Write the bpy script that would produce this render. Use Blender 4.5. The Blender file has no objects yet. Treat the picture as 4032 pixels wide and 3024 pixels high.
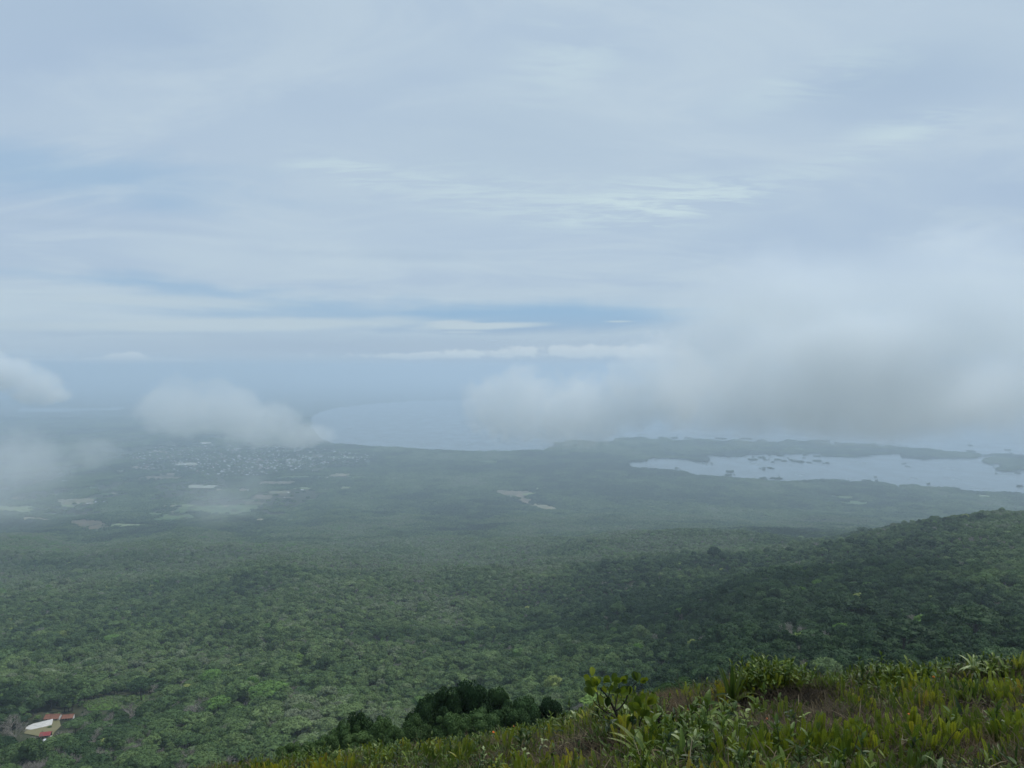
import bpy, math, random
import numpy as np
from mathutils import Vector, Matrix

R = math.radians
SC = bpy.context.scene
COL = SC.collection
random.seed(7)
RNG = np.random.default_rng(7)

# ------------------------------------------------------------------ camera
CAM_Z = 1000.0
F = 3028.0                       # focal length in pixels of the 4032 px frame
PITCH = math.atan(62.0 / F)      # looks slightly down
cam_d = bpy.data.cameras.new("camera")
cam_d.sensor_width = 36.0
cam_d.lens = F / 4032.0 * 36.0
cam_d.clip_start = 0.1
cam_d.clip_end = 200000.0
cam = bpy.data.objects.new("camera", cam_d)
cam.location = (0, 0, CAM_Z)
cam.rotation_euler = (math.pi / 2 - PITCH, 0, 0)
COL.objects.link(cam)
SC.camera = cam

SC.render.engine = 'CYCLES'
SC.cycles.use_denoising = True
SC.cycles.volume_bounces = 4
SC.cycles.max_bounces = 8
SC.cycles.diffuse_bounces = 2
SC.cycles.glossy_bounces = 2
SC.cycles.transmission_bounces = 2
SC.cycles.transparent_max_bounces = 8
SC.cycles.volume_max_steps = 256
SC.cycles.caustics_reflective = False
SC.cycles.caustics_refractive = False
SC.view_settings.view_transform = 'Standard'
SC.view_settings.look = 'None'
SC.view_settings.exposure = -0.22
SC.view_settings.gamma = 1.0
SC.view_settings.use_curve_mapping = False

# ------------------------------------------------------------------ node helper
class NT:
    def __init__(s, tree): s.t = tree
    def n(s, kind, **kw):
        nd = s.t.nodes.new(kind)
        ins = kw.pop('ins', {})
        for k, v in kw.items(): setattr(nd, k, v)
        for k, v in ins.items(): s.put(nd.inputs[k], v)
        return nd
    def put(s, sock, v):
        if isinstance(v, bpy.types.NodeSocket): s.t.links.new(v, sock)
        elif isinstance(v, bpy.types.Node): s.t.links.new(v.outputs[0], sock)
        else: sock.default_value = v
    def m(s, op, a, b=None, c=None, clamp=False):
        nd = s.t.nodes.new('ShaderNodeMath'); nd.operation = op; nd.use_clamp = clamp
        for i, v in enumerate((a, b, c)):
            if v is not None: s.put(nd.inputs[i], v)
        return nd.outputs[0]
    def v(s, op, a, b=None):
        nd = s.t.nodes.new('ShaderNodeVectorMath'); nd.operation = op
        s.put(nd.inputs[0], a)
        if b is not None: s.put(nd.inputs[1], b)
        return nd.outputs['Value'] if op in ('LENGTH', 'DOT_PRODUCT') else nd.outputs[0]
    def mix(s, f, a, b, blend='MIX'):
        nd = s.t.nodes.new('ShaderNodeMix'); nd.data_type = 'RGBA'; nd.blend_type = blend
        s.put(nd.inputs[0], f); s.put(nd.inputs[6], col4(a)); s.put(nd.inputs[7], col4(b))
        return nd.outputs[2]
    def rng(s, x, a, b, c=0.0, d=1.0, smooth=True):
        nd = s.t.nodes.new('ShaderNodeMapRange')
        nd.interpolation_type = 'SMOOTHSTEP' if smooth else 'LINEAR'
        for i, v in enumerate((x, a, b, c, d)): s.put(nd.inputs[i], v)
        return nd.outputs[0]
    def noise(s, vec, scale, detail=4.0, rough=0.55, dist=0.0, lac=2.0):
        nd = s.t.nodes.new('ShaderNodeTexNoise')
        s.put(nd.inputs['Vector'], vec)
        nd.inputs['Scale'].default_value = scale; nd.inputs['Detail'].default_value = detail
        nd.inputs['Roughness'].default_value = rough; nd.inputs['Distortion'].default_value = dist
        nd.inputs['Lacunarity'].default_value = lac
        return nd.outputs[0]

def col4(c):
    if isinstance(c, (tuple, list)) and len(c) == 3: return (*c, 1.0)
    return c

# ------------------------------------------------------------------ sun and sky
SUN_EL, SUN_AZ = R(56), R(48)       # azimuth from +Y, clockwise (seen from above)
sun_d = bpy.data.lights.new("sun", 'SUN')
sun_d.energy = 2.9
sun_d.angle = R(10)
sun_d.color = (1.0, 0.97, 0.94)
sun = bpy.data.objects.new("sun", sun_d)
sdir = Vector((math.sin(SUN_AZ) * math.cos(SUN_EL), math.cos(SUN_AZ) * math.cos(SUN_EL), math.sin(SUN_EL)))
sun.rotation_euler = sdir.to_track_quat('Z', 'Y').to_euler()
sun.location = (0, 0, 1500)
COL.objects.link(sun)

def build_world():
    w = bpy.data.worlds.new("World"); SC.world = w; w.use_nodes = True
    t = w.node_tree; t.nodes.clear(); g = NT(t)
    sky = g.n('ShaderNodeTexSky', sky_type='NISHITA', sun_disc=False, sun_elevation=SUN_EL,
              sun_rotation=SUN_AZ, altitude=0.0, air_density=1.0, dust_density=1.5, ozone_density=1.0)
    d = g.n('ShaderNodeTexCoord').outputs['Generated']
    sp = g.n('ShaderNodeSeparateXYZ', ins={0: d})
    X, Y, Z = sp.outputs
    az = g.m('ARCTAN2', X, Y)
    el = g.m('ARCSINE', Z)
    STR = 0.1
    # clouds lie on a flat layer overhead: direction projected onto it
    zc = g.m('MAXIMUM', Z, 0.0)
    zc = g.m('ADD', zc, 0.12)
    lay = g.n('ShaderNodeCombineXYZ', ins={0: g.m('DIVIDE', X, zc), 1: g.m('DIVIDE', Y, zc), 2: 0.0}).outputs[0]
    lay2 = g.v('MULTIPLY', lay, (0.62, 1.0, 1.0))
    n1 = g.noise(lay2, 0.55, 5, 0.5, 0.5)
    n2 = g.noise(g.v('ADD', lay2, (7.3, 2.1, 0)), 1.7, 7, 0.62, 0.8)
    n3 = g.noise(g.v('ADD', g.v('MULTIPLY', lay, (0.9, 3.0, 1.0)), (3.1, 9.7, 0)), 3.2, 8, 0.65, 0.5)
    # low, far off: streaks in azimuth / elevation
    ae = g.n('ShaderNodeCombineXYZ', ins={0: az, 1: el, 2: 0.0}).outputs[0]
    s1 = g.noise(g.v('MULTIPLY', ae, (3.2, 34.0, 1.0)), 1.0, 7, 0.6, 0.6)
    s2 = g.noise(g.v('MULTIPLY', ae, (9.0, 60.0, 1.0)), 1.0, 6, 0.6, 0.4)
    azv = g.n('ShaderNodeCombineXYZ', ins={0: az, 1: 0.0, 2: 0.0}).outputs[0]
    wav = g.m('MULTIPLY', g.m('SUBTRACT', g.noise(azv, 7.0, 4, .55), .5), 0.030)
    def blob(px, py, rx, ry, soft=1.0, wob=0.35, nz=None, slope=0.0, warp=0.0):
        u0, e0 = math.atan((px - 2016) / F), math.atan((1450 - py) / F)
        a = g.m('DIVIDE', g.m('SUBTRACT', az, u0), rx / F)
        b = g.m('SUBTRACT', el, e0)
        if warp: b = g.m('ADD', b, g.m('MULTIPLY', wav, warp))
        if slope: b = g.m('SUBTRACT', b, g.m('MULTIPLY', g.m('SUBTRACT', az, u0), slope))
        b = g.m('DIVIDE', b, ry / F)
        r = g.m('SQRT', g.m('ADD', g.m('MULTIPLY', a, a), g.m('MULTIPLY', b, b)))
        if wob: r = g.m('ADD', r, g.m('MULTIPLY', g.m('SUBTRACT', nz if nz is not None else s2, 0.5), wob * 4))
        return g.rng(r, 1.0 + 0.5 * soft, 1.0 - 0.9 * soft if soft < 1 else 0.0)
    def k(c, s=1.0): return tuple(x * s / STR for x in c)
    veil = g.mix(g.rng(n1, 0.3, 0.7), k((0.46, 0.60, 0.785)), k((0.59, 0.725, 0.84)))
    veil = g.mix(g.m('MULTIPLY', g.rng(n2, 0.44, 0.70), 0.55), veil, k((0.63, 0.76, 0.86)))
    # towards the horizon whiter and a little greener
    low = g.rng(el, 0.17, 0.02)
    veil = g.mix(g.m('MULTIPLY', low, 0.6), veil, k((0.61, 0.74, 0.81)))
    clear = g.mix(g.rng(el, 0.015, 0.075), k((0.38, 0.49, 0.665)), k((0.325, 0.55, 0.80)))
    clear = g.mix(0.12, clear, sky)
    # openings of clear sky under the veil
    gaps = blob(2050, 1258, 660, 70, 0.6, 0.34, s1, 0.02, 1.0)
    gaps = g.m('MAXIMUM', gaps, g.m('MULTIPLY', blob(1250, 1235, 620, 70, 1.0, 0.9, s1, -0.05, 1.5), 0.7))
    gaps = g.m('MAXIMUM', gaps, g.m('MULTIPLY', blob(600, 1150, 620, 30, 1.0, 0.7, s1, -0.04, 1.5), 0.7))
    gaps = g.m('MAXIMUM', gaps, g.m('MULTIPLY', blob(250, 1320, 1100, 32, 1.0, 0.5, s1, 0, 1.0), 0.5))
    gaps = g.m('MAXIMUM', gaps, g.m('MULTIPLY', blob(1400, 1370, 1700, 75, 1.0, 0.3, s1), 0.55))
    gaps = g.m('MAXIMUM', gaps, g.m('MULTIPLY', blob(250, 800, 620, 90, 1.0, 0.8, n2), 0.5))
    c = g.mix(gaps, veil, clear)
    # bright fibrous cirrus
    wisp = g.rng(n3, 0.40, 0.62)
    wisp2 = g.rng(s2, 0.35, 0.7)
    for (px, py, rx, ry, a, sl) in ((2020, 775, 660, 100, 0.6, -0.08), (2600, 820, 360, 95, 0.7, 0.05), (1430, 700, 260, 50, .5, -.1),
                                    (3200, 390, 330, 75, 0.55, 0.12), (3520, 640, 260, 60, 0.6, 0.15),
                                    (2300, 110, 250, 160, 0.35, .3), (3080, 750, 300, 60, 0.4, 0.1), (2180, 340, 300, 110, .25, .1)):
        b = g.m('MULTIPLY', g.m('MULTIPLY', blob(px, py, rx, ry, 1.0, 0.55, n2, sl), wisp), a)
        c = g.mix(b, c, k((0.70, 0.86, 0.90)))
    for (px, py, rx, ry, a, sl) in ((900, 1290, 900, 26, 0.85, 0.03), (700, 1210, 420, 22, 0.5, 0.0), (1900, 1285, 260, 15, 1.0, 0.03),
                                    (1780, 1278, 110, 17, 0.9, 0.0), (2440, 1268, 60, 4, 0.8, 0.0), (1820, 1308, 90, 5, 0.6, 0)):
        b = g.m('MULTIPLY', blob(px, py, rx, ry, 0.6, 0.22, s2, sl), a)
        c = g.mix(b, c, k((0.62, 0.74, 0.81)))
    # soft darker patches of the veil
    for (px, py, rx, ry, a) in ((500, 120, 900, 240, 0.30), (3500, 430, 380, 120, 0.3), (2000, 560, 520, 200, 0.22), (1600, 1015, 480, 22, 0.25), (300, 960, 500, 20, .2)):
        c = g.mix(g.m('MULTIPLY', blob(px, py, rx, ry, 1.0, 0.3, n2), a), c, k((0.385, 0.53, 0.71)))
    # row of small far cumulus tops just above the haze
    cu = g.noise(g.v('MULTIPLY', ae, (26.0, 34.0, 1.0)), 1.0, 6, 0.62, 0.2)
    cu0 = g.noise(g.v('MULTIPLY', ae, (7.0, 0.0, 1.0)), 1.0, 2, 0.5)
    for (px, py, rx, ry, a) in ((1700, 1402, 340, 14, 0.8), (1850, 1392, 110, 20, 1.0), (2060, 1382, 80, 22, 0.8), (2380, 1385, 330, 26, 0.8),
                                (420, 1422, 300, 10, 0.75), (490, 1414, 70, 18, 0.9)):
        b = g.m('MULTIPLY', blob(px, py, rx, ry, 0.4, 0.85, cu), a)
        c = g.mix(b, c, k((0.80, 0.90, 0.95), 0.95))
    # under the horizon plain haze tone
    c = g.mix(g.rng(el, -0.01, 0.02), k((0.36, 0.46, 0.62)), c)
    bg = g.n('ShaderNodeBackground', ins={0: c, 1: STR})
    o = g.n('ShaderNodeOutputWorld', ins={0: bg})
    w.cycles.sampling_method = 'MANUAL'; w.cycles.sample_map_resolution = 512
build_world()

# ------------------------------------------------------------------ geometry helpers
def ray(px, py):
    """direction of a photo pixel as (x, z) per metre of distance along +Y"""
    cx, cy = (px - 2016) / F, (1512 - py) / F
    y = math.cos(PITCH) + cy * math.sin(PITCH)
    z = cy * math.cos(PITCH) - math.sin(PITCH)
    return cx / y, z / y
def at(px, py, Y):
    u, v = ray(px, py); return Vector((u * Y, Y, CAM_Z + v * Y))
def on_level(px, py, z=0.0):
    u, v = ray(px, py); Y = (z - CAM_Z) / v
    return Vector((u * Y, Y, z))

def tag(o, label=None, cat=None, group=None, kind=None, tint=None):
    if label: o['label'] = label
    if cat: o['category'] = cat
    if group: o['group'] = group
    if kind: o['kind'] = kind
    if tint is not None: o['tint'] = float(tint)
    return o
def link(name, data, parent=None, loc=None, rot=None, scale=None):
    o = bpy.data.objects.new(name, data); COL.objects.link(o)
    if parent: o.parent = parent
    if loc is not None: o.location = loc
    if rot is not None: o.rotation_euler = rot
    if scale is not None: o.scale = scale if hasattr(scale, '__len__') else (scale,) * 3
    return o

class MB:
    def __init__(s): s.v = []; s.f = []; s.mi = []; s.c = 0
    def add(s, vs, fs, mi=0):
        vs = np.asarray(vs, float); s.v.append(vs)
        for f in fs: s.f.append([i + s.c for i in f]); s.mi.append(mi)
        s.c += len(vs)
    def mesh(s, name, mats, smooth=False):
        me = bpy.data.meshes.new(name)
        me.from_pydata(np.concatenate(s.v).tolist() if s.v else [], [], s.f)
        for m in (mats if isinstance(mats, (list, tuple)) else [mats]): me.materials.append(m)
        me.polygons.foreach_set('material_index', s.mi)
        if smooth: me.polygons.foreach_set('use_smooth', [True] * len(s.f))
        me.update(); return me
    def box(s, x0, x1, y0, y1, z0, z1, mi=0):
        vs = [(x, y, z) for z in (z0, z1) for y in (y0, y1) for x in (x0, x1)]
        s.add(vs, [(0, 2, 3, 1), (4, 5, 7, 6), (0, 1, 5, 4), (2, 6, 7, 3), (0, 4, 6, 2), (1, 3, 7, 5)], mi)
    def tube(s, pts, rads, n=5, mi=0, cap=False):
        pts = [Vector(p) for p in pts]; vs = []; fs = []
        for i, p in enumerate(pts):
            d = (pts[min(i + 1, len(pts) - 1)] - pts[max(i - 1, 0)]).normalized()
            a = d.cross(Vector((0.13, 0.97, 0.21))).normalized(); b = d.cross(a)
            for k in range(n):
                th = 2 * math.pi * k / n
                vs.append(p + (a * math.cos(th) + b * math.sin(th)) * rads[i])
        for i in range(len(pts) - 1):
            for k in range(n):
                fs.append((i * n + k, i * n + (k + 1) % n, (i + 1) * n + (k + 1) % n, (i + 1) * n + k))
        if cap: fs.append(tuple(range(len(vs) - n, len(vs))))
        s.add([tuple(v) for v in vs], fs, mi)

# ------------------------------------------------------------------ materials
def new_mat(name):
    m = bpy.data.materials.new(name); m.use_nodes = True
    m.node_tree.nodes.clear(); return m, NT(m.node_tree)
def out(g, surf=None, vol=None, disp=None):
    o = g.n('ShaderNodeOutputMaterial')
    if surf is not None: g.put(o.inputs['Surface'], surf)
    if vol is not None: g.put(o.inputs['Volume'], vol)
def tint_attr(g):
    a = g.n('ShaderNodeAttribute', attribute_type='INSTANCER', attribute_name='tint'); return a.outputs['Fac']

def mat_plain(name, c1, c2, scale=1.0, rough=0.8, spec=0.3, bump=0.0):
    m, g = new_mat(name)
    tc = g.n('ShaderNodeTexCoord').outputs['Object']
    nz = g.noise(tc, scale, 6, 0.6)
    nz2 = g.noise(tc, scale * 0.17, 3, 0.5)
    f = g.m('ADD', g.m('MULTIPLY', nz, 0.6), g.m('MULTIPLY', nz2, 0.4))
    c = g.mix(g.rng(f, 0.35, 0.65), c1, c2)
    b = g.n('ShaderNodeBsdfPrincipled', ins={'Base Color': c, 'Roughness': rough, 'Specular IOR Level': spec})
    if bump:
        bp = g.n('ShaderNodeBump', ins={'Height': nz, 'Strength': 0.6, 'Distance': bump}); g.put(b.inputs['Normal'], bp.outputs[0])
    out(g, b); return m

def mat_leaf(name, stops, trans=0.25, rough=0.5, spec=0.25, world_noise=None, leafvar=0.35, nscale=0.8):
    """foliage: tone chosen per plant ('tint') with noise inside the crown"""
    m, g = new_mat(name)
    ti = tint_attr(g)
    ran = g.n('ShaderNodeObjectInfo').outputs['Random']
    tc = g.n('ShaderNodeTexCoord').outputs['Object']
    nz = g.noise(tc, nscale, 3, 0.6)
    x = g.m('ADD', ti, g.m('MULTIPLY', g.m('SUBTRACT', ran, 0.5), 0.10))
    cr = g.n('ShaderNodeValToRGB', ins={0: x})
    e = cr.color_ramp.elements
    while len(e) < len(stops): e.new(0.5)
    for i, (p, c) in enumerate(stops): e[i].position = p; e[i].color = (*c, 1)
    val = g.m('ADD', g.m('MULTIPLY', g.m('SUBTRACT', nz, 0.5), leafvar * 3), 1.0)
    val = g.m('MULTIPLY', val, g.m('ADD', g.m('MULTIPLY', ran, 0.3), 0.85))
    c = g.v('SCALE', cr.outputs[0]); c.node.inputs['Scale'].default_value = 1
    g.put(c.node.inputs['Scale'], g.m('MAXIMUM', val, 0.25))
    b = g.n('ShaderNodeBsdfPrincipled', ins={'Base Color': c, 'Roughness': rough, 'Specular IOR Level': spec})
    tr = g.n('ShaderNodeBsdfTranslucent', ins={0: c})
    out(g, g.n('ShaderNodeMixShader', ins={0: trans, 1: b, 2: tr})); return m

M = {}
M['crown'] = mat_leaf('crown_leaves', [(0.0, (0.028, 0.062, 0.022)), (0.3, (0.084, 0.142, 0.046)), (0.55, (0.140, 0.205, 0.068)),
                                       (0.75, (0.19, 0.222, 0.130)), (0.88, (0.10, 0.205, 0.03)), (1.0, (0.27, 0.31, 0.09))], 0.15, 0.7, 0.12, nscale=0.25, leafvar=.5)
M['bark'] = mat_plain('bark', (0.05, 0.042, 0.033), (0.09, 0.08, 0.065), 3.0)
M['twig'] = mat_plain('grey_twigs', (0.26, 0.235, 0.195), (0.38, 0.35, 0.30), 0.5)
M['fern'] = mat_leaf('fern_frond', [(0.0, (0.045, 0.085, 0.012)), (0.4, (0.115, 0.165, 0.014)), (0.7, (0.24, 0.28, 0.02)), (0.9, (0.34, 0.31, 0.025)), (1.0, (0.24, 0.13, 0.03))], 0.35, 0.45, 0.4, nscale=6)
M['broad'] = mat_leaf('broad_leaf', [(0.0, (0.020, 0.045, 0.008)), (0.45, (0.075, 0.125, 0.014)), (0.8, (0.15, 0.20, 0.025)), (1.0, (0.30, 0.36, 0.16))], 0.25, 0.5, 0.28, nscale=4, leafvar=.2)
M['thick'] = mat_leaf('thick_leaf', [(0.0, (0.025, 0.05, 0.008)), (0.5, (0.11, 0.165, 0.014)), (1.0, (0.32, 0.36, 0.025))], 0.3, 0.45, 0.3, nscale=4, leafvar=.25)
M['rosette'] = mat_leaf('rosette_leaf', [(0.0, (0.05, 0.09, 0.015)), (0.5, (0.16, 0.20, 0.02)), (1.0, (0.36, 0.34, 0.03))], 0.3, 0.45, 0.35, nscale=3, leafvar=.2)
M['dead'] = mat_leaf('dead_leaf', [(0.0, (0.032, 0.027, 0.021)), (0.4, (0.095, 0.075, 0.042)), (1.0, (0.38, 0.31, 0.20))], 0.15, 0.8, 0.1, nscale=5)
M['drygrass'] = mat_leaf('dry_grass', [(0.0, (0.09, 0.07, 0.04)), (0.5, (0.17, 0.125, 0.065)), (1.0, (0.28, 0.20, 0.11))], 0.3, 0.7, 0.2, nscale=5)
M['stalk'] = mat_plain('dark_stalk', (0.012, 0.010, 0.008), (0.035, 0.028, 0.02), 8.0)
M['rooftile'] = mat_plain('clay_tiles', (0.16, 0.07, 0.045), (0.27, 0.12, 0.075), 1.6)
M['redmetal'] = mat_plain('red_metal', (0.27, 0.045, 0.045), (0.36, 0.085, 0.08), 0.5, 0.45)
M['whitewall'] = mat_plain('white_plaster', (0.50, 0.48, 0.44), (0.66, 0.64, 0.60), 0.6)
M['whiteroof'] = mat_plain('white_metal', (0.66, 0.68, 0.68), (0.8, 0.8, 0.8), 0.3, 0.4)
M['greyroof'] = mat_plain('grey_metal', (0.30, 0.31, 0.32), (0.45, 0.46, 0.46), 0.2, 0.5)
M['dark'] = mat_plain('dark_opening', (0.012, 0.012, 0.012), (0.03, 0.028, 0.025), 1)
M['concrete'] = mat_plain('pale_concrete', (0.42, 0.41, 0.38), (0.58, 0.565, 0.53), 0.25)
M['flower'] = mat_plain('orange_petal', (0.75, 0.16, 0.03), (0.8, 0.26, 0.06), 20)

# ------------------------------------------------------------------ terrain
TY = np.array([30, 40, 60, 100, 200, 350, 500, 600, 700, 850, 1000, 1300, 1700, 2000, 2200, 2800, 3500, 4500, 5500, 6500.])
TU = np.array([-0.9, -0.55, -0.25, 0.0, 0.17, 0.3, 0.42, 0.5, 0.6, 0.9])
T = {
 -0.9: [.60,.60,.62,.66,.68,.60,.53,.485,.455,.412,.378,.335,.297,.278,.268,.245,.226,.202,.179,.1533],
 -0.55:[.60,.60,.62,.66,.68,.60,.53,.485,.452,.410,.375,.330,.290,.272,.262,.240,.222,.200,.178,.1532],
 -0.25:[.55,.55,.56,.62,.65,.58,.51,.465,.437,.398,.366,.318,.278,.264,.258,.238,.220,.199,.178,.1532],
 0.0:  [.50,.50,.51,.56,.61,.55,.485,.450,.424,.388,.358,.305,.2615,.2535,.2480,.234,.219,.199,.178,.1532],
 0.17: [.48,.48,.50,.54,.55,.47,.420,.395,.372,.345,.320,.280,.247,.236,.231,.219,.214,.198,.178,.1532],
 0.3:  [.47,.47,.50,.52,.48,.402,.366,.348,.332,.310,.292,.264,.242,.231,.224,.2105,.2125,.198,.178,.1532],
 0.42: [.465,.465,.5,.51,.46,.388,.352,.334,.316,.292,.273,.246,.2300,.2265,.224,.219,.2135,.199,.178,.1532],
 0.5:  [.46,.46,.50,.50,.45,.384,.348,.329,.310,.284,.263,.231,.2145,.216,.220,.2225,.2165,.200,.178,.1532],
 0.6:  [.46,.46,.50,.50,.44,.380,.345,.325,.305,.278,.256,.223,.2035,.209,.218,.230,.222,.202,.178,.1532],
 0.9:  [.46,.46,.50,.50,.44,.380,.345,.325,.303,.274,.250,.215,.200,.207,.218,.232,.224,.203,.178,.1532]}
TT = np.array([T[float(u)] for u in TU])

_perm = RNG.random((256, 256))
def vnoise(x, y, seed=0):
    x = np.asarray(x, float) + seed * 17.31; y = np.asarray(y, float) + seed * 7.77
    xi = np.floor(x).astype(int); yi = np.floor(y).astype(int)
    fx = x - xi; fy = y - yi; fx = fx * fx * (3 - 2 * fx); fy = fy * fy * (3 - 2 * fy)
    g = lambda a, b: _perm[a % 256, b % 256]
    return (g(xi, yi) * (1 - fx) + g(xi + 1, yi) * fx) * (1 - fy) + (g(xi, yi + 1) * (1 - fx) + g(xi + 1, yi + 1) * fx) * fy * 1.0
def fbm(x, y, seed=0, oct=4):
    s = 0; a = 0.5; f = 1.0
    for i in range(oct): s = s + a * vnoise(np.asarray(x) * f, np.asarray(y) * f, seed + i * 3); a *= .5; f *= 2.03
    return s / (1 - 0.5 ** oct)

def catmull(xs, ys, x):
    """smooth 1-D interpolation (finite difference Hermite)"""
    xs = np.asarray(xs, float); m = np.gradient(ys, xs, axis=-1)
    x = np.clip(x, xs[0], xs[-1]); i = np.clip(np.searchsorted(xs, x) - 1, 0, len(xs) - 2)
    h = xs[i + 1] - xs[i]; t = (x - xs[i]) / h
    return ((2*t**3-3*t**2+1) * ys[..., i] + (t**3-2*t**2+t) * h * m[..., i] + (-2*t**3+3*t**2) * ys[..., i+1] + (t**3-t**2) * h * m[..., i+1])
LY = np.log(TY)
_ug = np.linspace(-0.9, 0.9, 181)
_yg = np.linspace(LY[0], LY[-1], 240)
_A = np.stack([catmull(LY, TT[i], _yg) for i in range(len(TU))])        # (nu, 240)
_G = np.stack([catmull(TU, _A[:, j], _ug) for j in range(240)], 1)      # (181, 240)
def ttab(u, Y):
    a = (np.clip(u, -0.9, 0.9) + 0.9) / 1.8 * 180; b = (np.log(np.clip(Y, 30, 6500)) - LY[0]) / (LY[-1] - LY[0]) * 239
    i = np.clip(a.astype(int), 0, 179); j = np.clip(b.astype(int), 0, 238); p = a - i; q = b - j
    return (_G[i, j]*(1-p) + _G[i+1, j]*p)*(1-q) + (_G[i, j+1]*(1-p) + _G[i+1, j+1]*p)*q
MOUNDS = [  # px, py of the foot, distance, width m, depth m, height m
    (3080, 2800, 16.0, 1.45, 1.0, 0.62), (3480, 2745, 19.0, 1.0, .9, 0.35), (2890, 2760, 17.0, .6, .6, .25),
    (3900, 2700, 19.5, 1.6, 1.0, 0.45), (2310, 2900, 12.2, 0.8, 0.5, 0.28), (2100, 2960, 10.6, 0.7, 0.4, 0.22), (3850, 2860, 13.8, 1.6, .6, .3),
    (3300, 2900, 12.6, 1.0, .5, .16), (2560, 2790, 15.5, 1.3, .8, .18)]
def near_drop(x, y):
    yy = np.maximum(y, 1.0); u = np.clip(x / yy, -.8, .9)
    Ye = np.interp(u, [-.5, -.32, .1, .3, .5, .67, .9], [11, 13, 19, 20.5, 22, 24, 25])
    d = 1.7 + 0.37 * y - 0.063 * x
    d = d + np.clip(y, 0, 30) * np.clip(.25 * (.15 - u), 0, .029)
    e = np.maximum(y - Ye, 0); d = d + 0.13 * (np.sqrt(e * e + 9) - 3)
    d = d - (fbm(x * .45, y * .45, 3, 3) - .5) * .5 * np.clip(y / 8, 0, 1) - (fbm(x * 2.1, y * 2.1, 5, 2) - .5) * .14
    for (px, py, Y0, w, dd, h) in MOUNDS:
        uu, vv = ray(px, py); cx = uu * Y0
        r2 = ((x - cx) / w) ** 2 + ((y - Y0) / dd) ** 2
        d = d - h * np.exp(-r2 ** 1.6 * .8)
    return d
def H(x, y):
    """ground height"""
    x = np.asarray(x, float); y = np.asarray(y, float)
    Y = np.maximum(y, 1.0); u = x / Y
    far = ttab(u, Y) * Y
    flat = 997.5
    far = np.where(Y > 6500, flat, far)
    w = np.clip((Y - 5200) / 1300, 0, 1); w = w * w * (3 - 2 * w)
    far = far * (1 - w) + flat * w
    amp = np.clip((Y - 60) / 500, 0, 1) * (1 - w)
    far = far - amp * ((fbm(x / 330 + y / 800, y / 620, 1, 4) - .5) * 80 * np.clip(Y / 1800, .25, 1) + (fbm(x / 90, y / 110, 2, 3) - .5) * 20 * np.clip(Y / 900, .3, 1))
    far = np.where(Y > 4200, np.minimum(far, flat), far)
    nd = near_drop(x, y)
    b = np.clip((Y - 36) / 50, 0, 1); b = b * b * (3 - 2 * b)
    return CAM_Z - (nd * (1 - b) + far * b)
def Hs(x, y): return float(H(np.array([x]), np.array([y]))[0])
def on_ground(px, py, y0=5.0, y1=60000.0, lift=0.0):
    u, v = ray(px, py)
    Ys = np.exp(np.linspace(math.log(y0), math.log(y1), 6000))
    g = H(u * Ys, Ys); r = CAM_Z + v * Ys
    k = np.argmax(r < g)
    Y = Ys[k] if r[k] < g[k] else y1
    return Vector((u * Y, Y, Hs(u * Y, Y) + lift))

# water outlines, traced on the photo and laid on the lake level
def lvl(pts, z=0.0):
    r = random.Random(9); o = []
    for i in range(len(pts)):
        (a, b), (c, d) = pts[i], pts[(i + 1) % len(pts)]; n = max(1, min(40, int(abs(c - a) / 13))) if min(b, d) > 1650 and max(a, c) < 4600 else 1
        for k in range(n):
            t = k / n; j = 1.7 if k else 0
            o.append((a + (c - a) * t + r.uniform(-3, 3) * (k > 0), b + (d - b) * t + r.uniform(-j, j)))
    return np.array([[*on_level(px, py, z)[:2]] for px, py in o])
LAKE = lvl([(9000, 1462), (2700, 1556), (2450, 1562), (2100, 1567), (1800, 1574), (1600, 1582), (1450, 1593), (1330, 1606), (1262, 1622),
            (1225, 1645), (1225, 1690), (1265, 1735), (1300, 1748), (1380, 1754), (1450, 1760), (1560, 1764), (1640, 1770), (1700, 1774), (1780, 1777), (1850, 1780),
            (1930, 1779), (2000, 1780), (2080, 1776), (2130, 1775), (2146, 1782), (2152, 1770), (2175, 1763), (2195, 1758), (2182, 1753), (2190, 1744), (2235, 1742), (2240, 1736), (2300, 1737), (2330, 1740), (2395, 1742),
            (2412, 1742), (2430, 1728), (2470, 1727), (2545, 1728), (2560, 1734), (2590, 1732), (2620, 1726), (2650, 1736), (2690, 1738), (2740, 1731), (2800, 1734), (2860, 1741), (2890, 1733),
            (2950, 1743), (3010, 1741), (3060, 1748), (3100, 1733), (3150, 1740), (3200, 1742), (3250, 1748), (3290, 1756), (3360, 1749), (3390, 1757), (3440, 1748), (3452, 1758), (3480, 1762),
            (3500, 1756), (3530, 1762), (3600, 1768), (3640, 1768), (3700, 1776), (3715, 1782), (3760, 1780), (3820, 1786), (3850, 1790), (3862, 1796), (3925, 1792),
            (3975, 1792), (4032, 1797), (4300, 1800), (9000, 1800)])
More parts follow.
